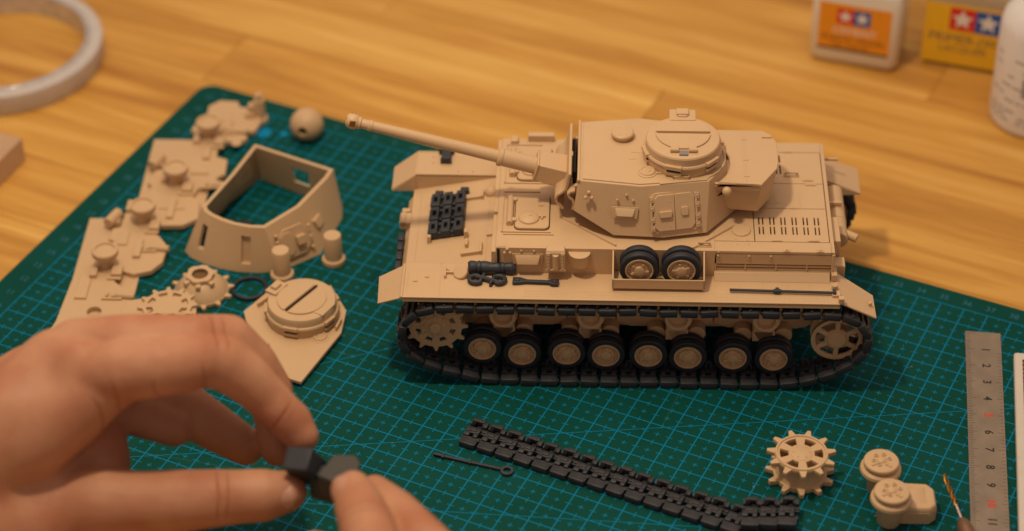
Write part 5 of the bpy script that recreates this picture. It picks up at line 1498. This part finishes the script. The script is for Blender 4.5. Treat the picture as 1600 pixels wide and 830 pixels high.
def nail(center, along, normal, w_, l_, parent):
    along = Vector(along).normalized(); normal = Vector(normal); normal = (normal - along * normal.dot(along)).normalized(); side = along.cross(normal)
    Mn = Matrix(((along.x, side.x, normal.x, center[0]), (along.y, side.y, normal.y, center[1]), (along.z, side.z, normal.z, center[2]), (0, 0, 0, 1)))
    b = MB(); V_ = []; nx, ny = 8, 8
    for i in range(nx + 1):
        for j in range(ny + 1):
            u_ = -1 + 2 * i / nx; v_ = -1 + 2 * j / ny
            k = (1 - .25 * max(0, u_) ** 3); V_.append(Mn @ Vector((u_ * l_ / 2 * (1 - .15 * v_ * v_), v_ * w_ / 2 * k, -.55 * (v_ * w_ / 2 * k) ** 2 / .5 - .06 * u_ * u_)))
    b.raw(V_, [(i * (ny + 1) + j, (i + 1) * (ny + 1) + j, (i + 1) * (ny + 1) + j + 1, i * (ny + 1) + j + 1) for i in range(nx) for j in range(ny)])
    o = b.build('fingernail', NAIL, parent, bevel=0, smooth=180)
    sd = o.modifiers.new('s', 'SOLIDIFY'); sd.thickness = .05
def nail_on(tip, back, r, tilt, w_, l_, parent):
    tip, back = Vector(tip), Vector(back); cd = (CAMPOS - tip).normalized()
    al = (tip - back).normalized(); nrm = (cd + Vector(tilt)).normalized(); nrm = (nrm - al * nrm.dot(al)).normalized()
    nail(tip + nrm * r - al * .05, al, nrm, w_, l_, parent)
nail_on((-7.30, -11.00, 4.40), (-8.67, -11.16, 4.4), .73, (.35, -.2, -.15), 1.1, 1.4, lh)
rh = thing('hand', 'fingertips and thumb of the right hand rising from the bottom edge', 'hand', (-3, -15, 3))
rthumb = [(-4.5, -12.15, 5.8, 0.68), (-4.23, -13.13, 6.05, 0.84), (-3.9, -14.21, 6.3, 0.92), (-3.53, -15.47, 6.5, 0.96), (-2.98, -17.51, 6.8, 1.05), (-1.97, -19.92, 7.0, 1.4)]
rindex = [(-3.86, -11.39, 5.0, 0.6), (-3.01, -12.7, 5.3, 0.8), (-1.83, -14.78, 5.8, 0.92), (-.26, -17.71, 6.5, 1.0), (1.29, -20.37, 7.0, 1.2)]
rmid = [(-5.75, -13.75, 4.4, .70), (-4.61, -14.7, 4.6, .85), (-2.69, -16.54, 5.2, .95), (-.81, -19.23, 6.0, 1.1)]
rring = [(-5.2, -15.3, 3.6, .68), (-3.6, -16.6, 4.0, .85), (-1.6, -18.6, 4.8, .95), (0, -20.6, 5.6, 1.1)]
rpink = [(-4.2, -16.9, 3.0, .62), (-2.4, -18.3, 3.4, .75), (-.6, -20.2, 4.4, .9), (.4, -21.2, 5.0, 1)]
organic('hand_skin', [rthumb, rindex, rmid, rring, rpink], [[(-1.6, -20.2, 6.6, 1.6), (1.2, -20.6, 6.6, 1.5), (.6, -23.5, 6.0, 2.2), (4, -30, 5, 2.7)], [(.0, -21, 5.6, 1.5), (.6, -24.0, 5.4, 2.0)]], rh)
nail_on((-4.48, -12.7, 5.92), (-3.9, -14.21, 6.3), .77, (-.25, 0, .1), 1.05, 1.3, rh)

# held part
hp = thing('held_part', 'small charcoal plastic part held between the fingertips of both hands', 'small part', (-5.7, -10.7, 4.5))
Mh = T(-6.33, -10.45, 5.25) @ Matrix.Rotation(R(-12), 4, 'Z') @ Matrix.Rotation(R(28), 4, 'X')
MB().box(-.50, .50, -.42, .42, -.80, .80, Mh @ Matrix.Rotation(R(-14), 4, 'Y')).build('left_block', DARK, hp, bevel=.05)
Mh2 = T(-5.35, -10.75, 4.9) @ Matrix.Rotation(R(-20), 4, 'Z')
MB().box(-.85, .35, -.3, .25, -.9, .35, Mh2).build('middle_web', DARK, hp, bevel=.05)
olive = mat('olive_plastic', (.045, .043, .036), .55)
MB().prism([(-.55, -.6), (.2, -.7), (.75, .1), (.60, .55), (.3, .85), (-.45, .6)], -.5, .45, Mh2 @ T(.15, .1, .1)).build('right_block', olive, hp, bevel=.06)
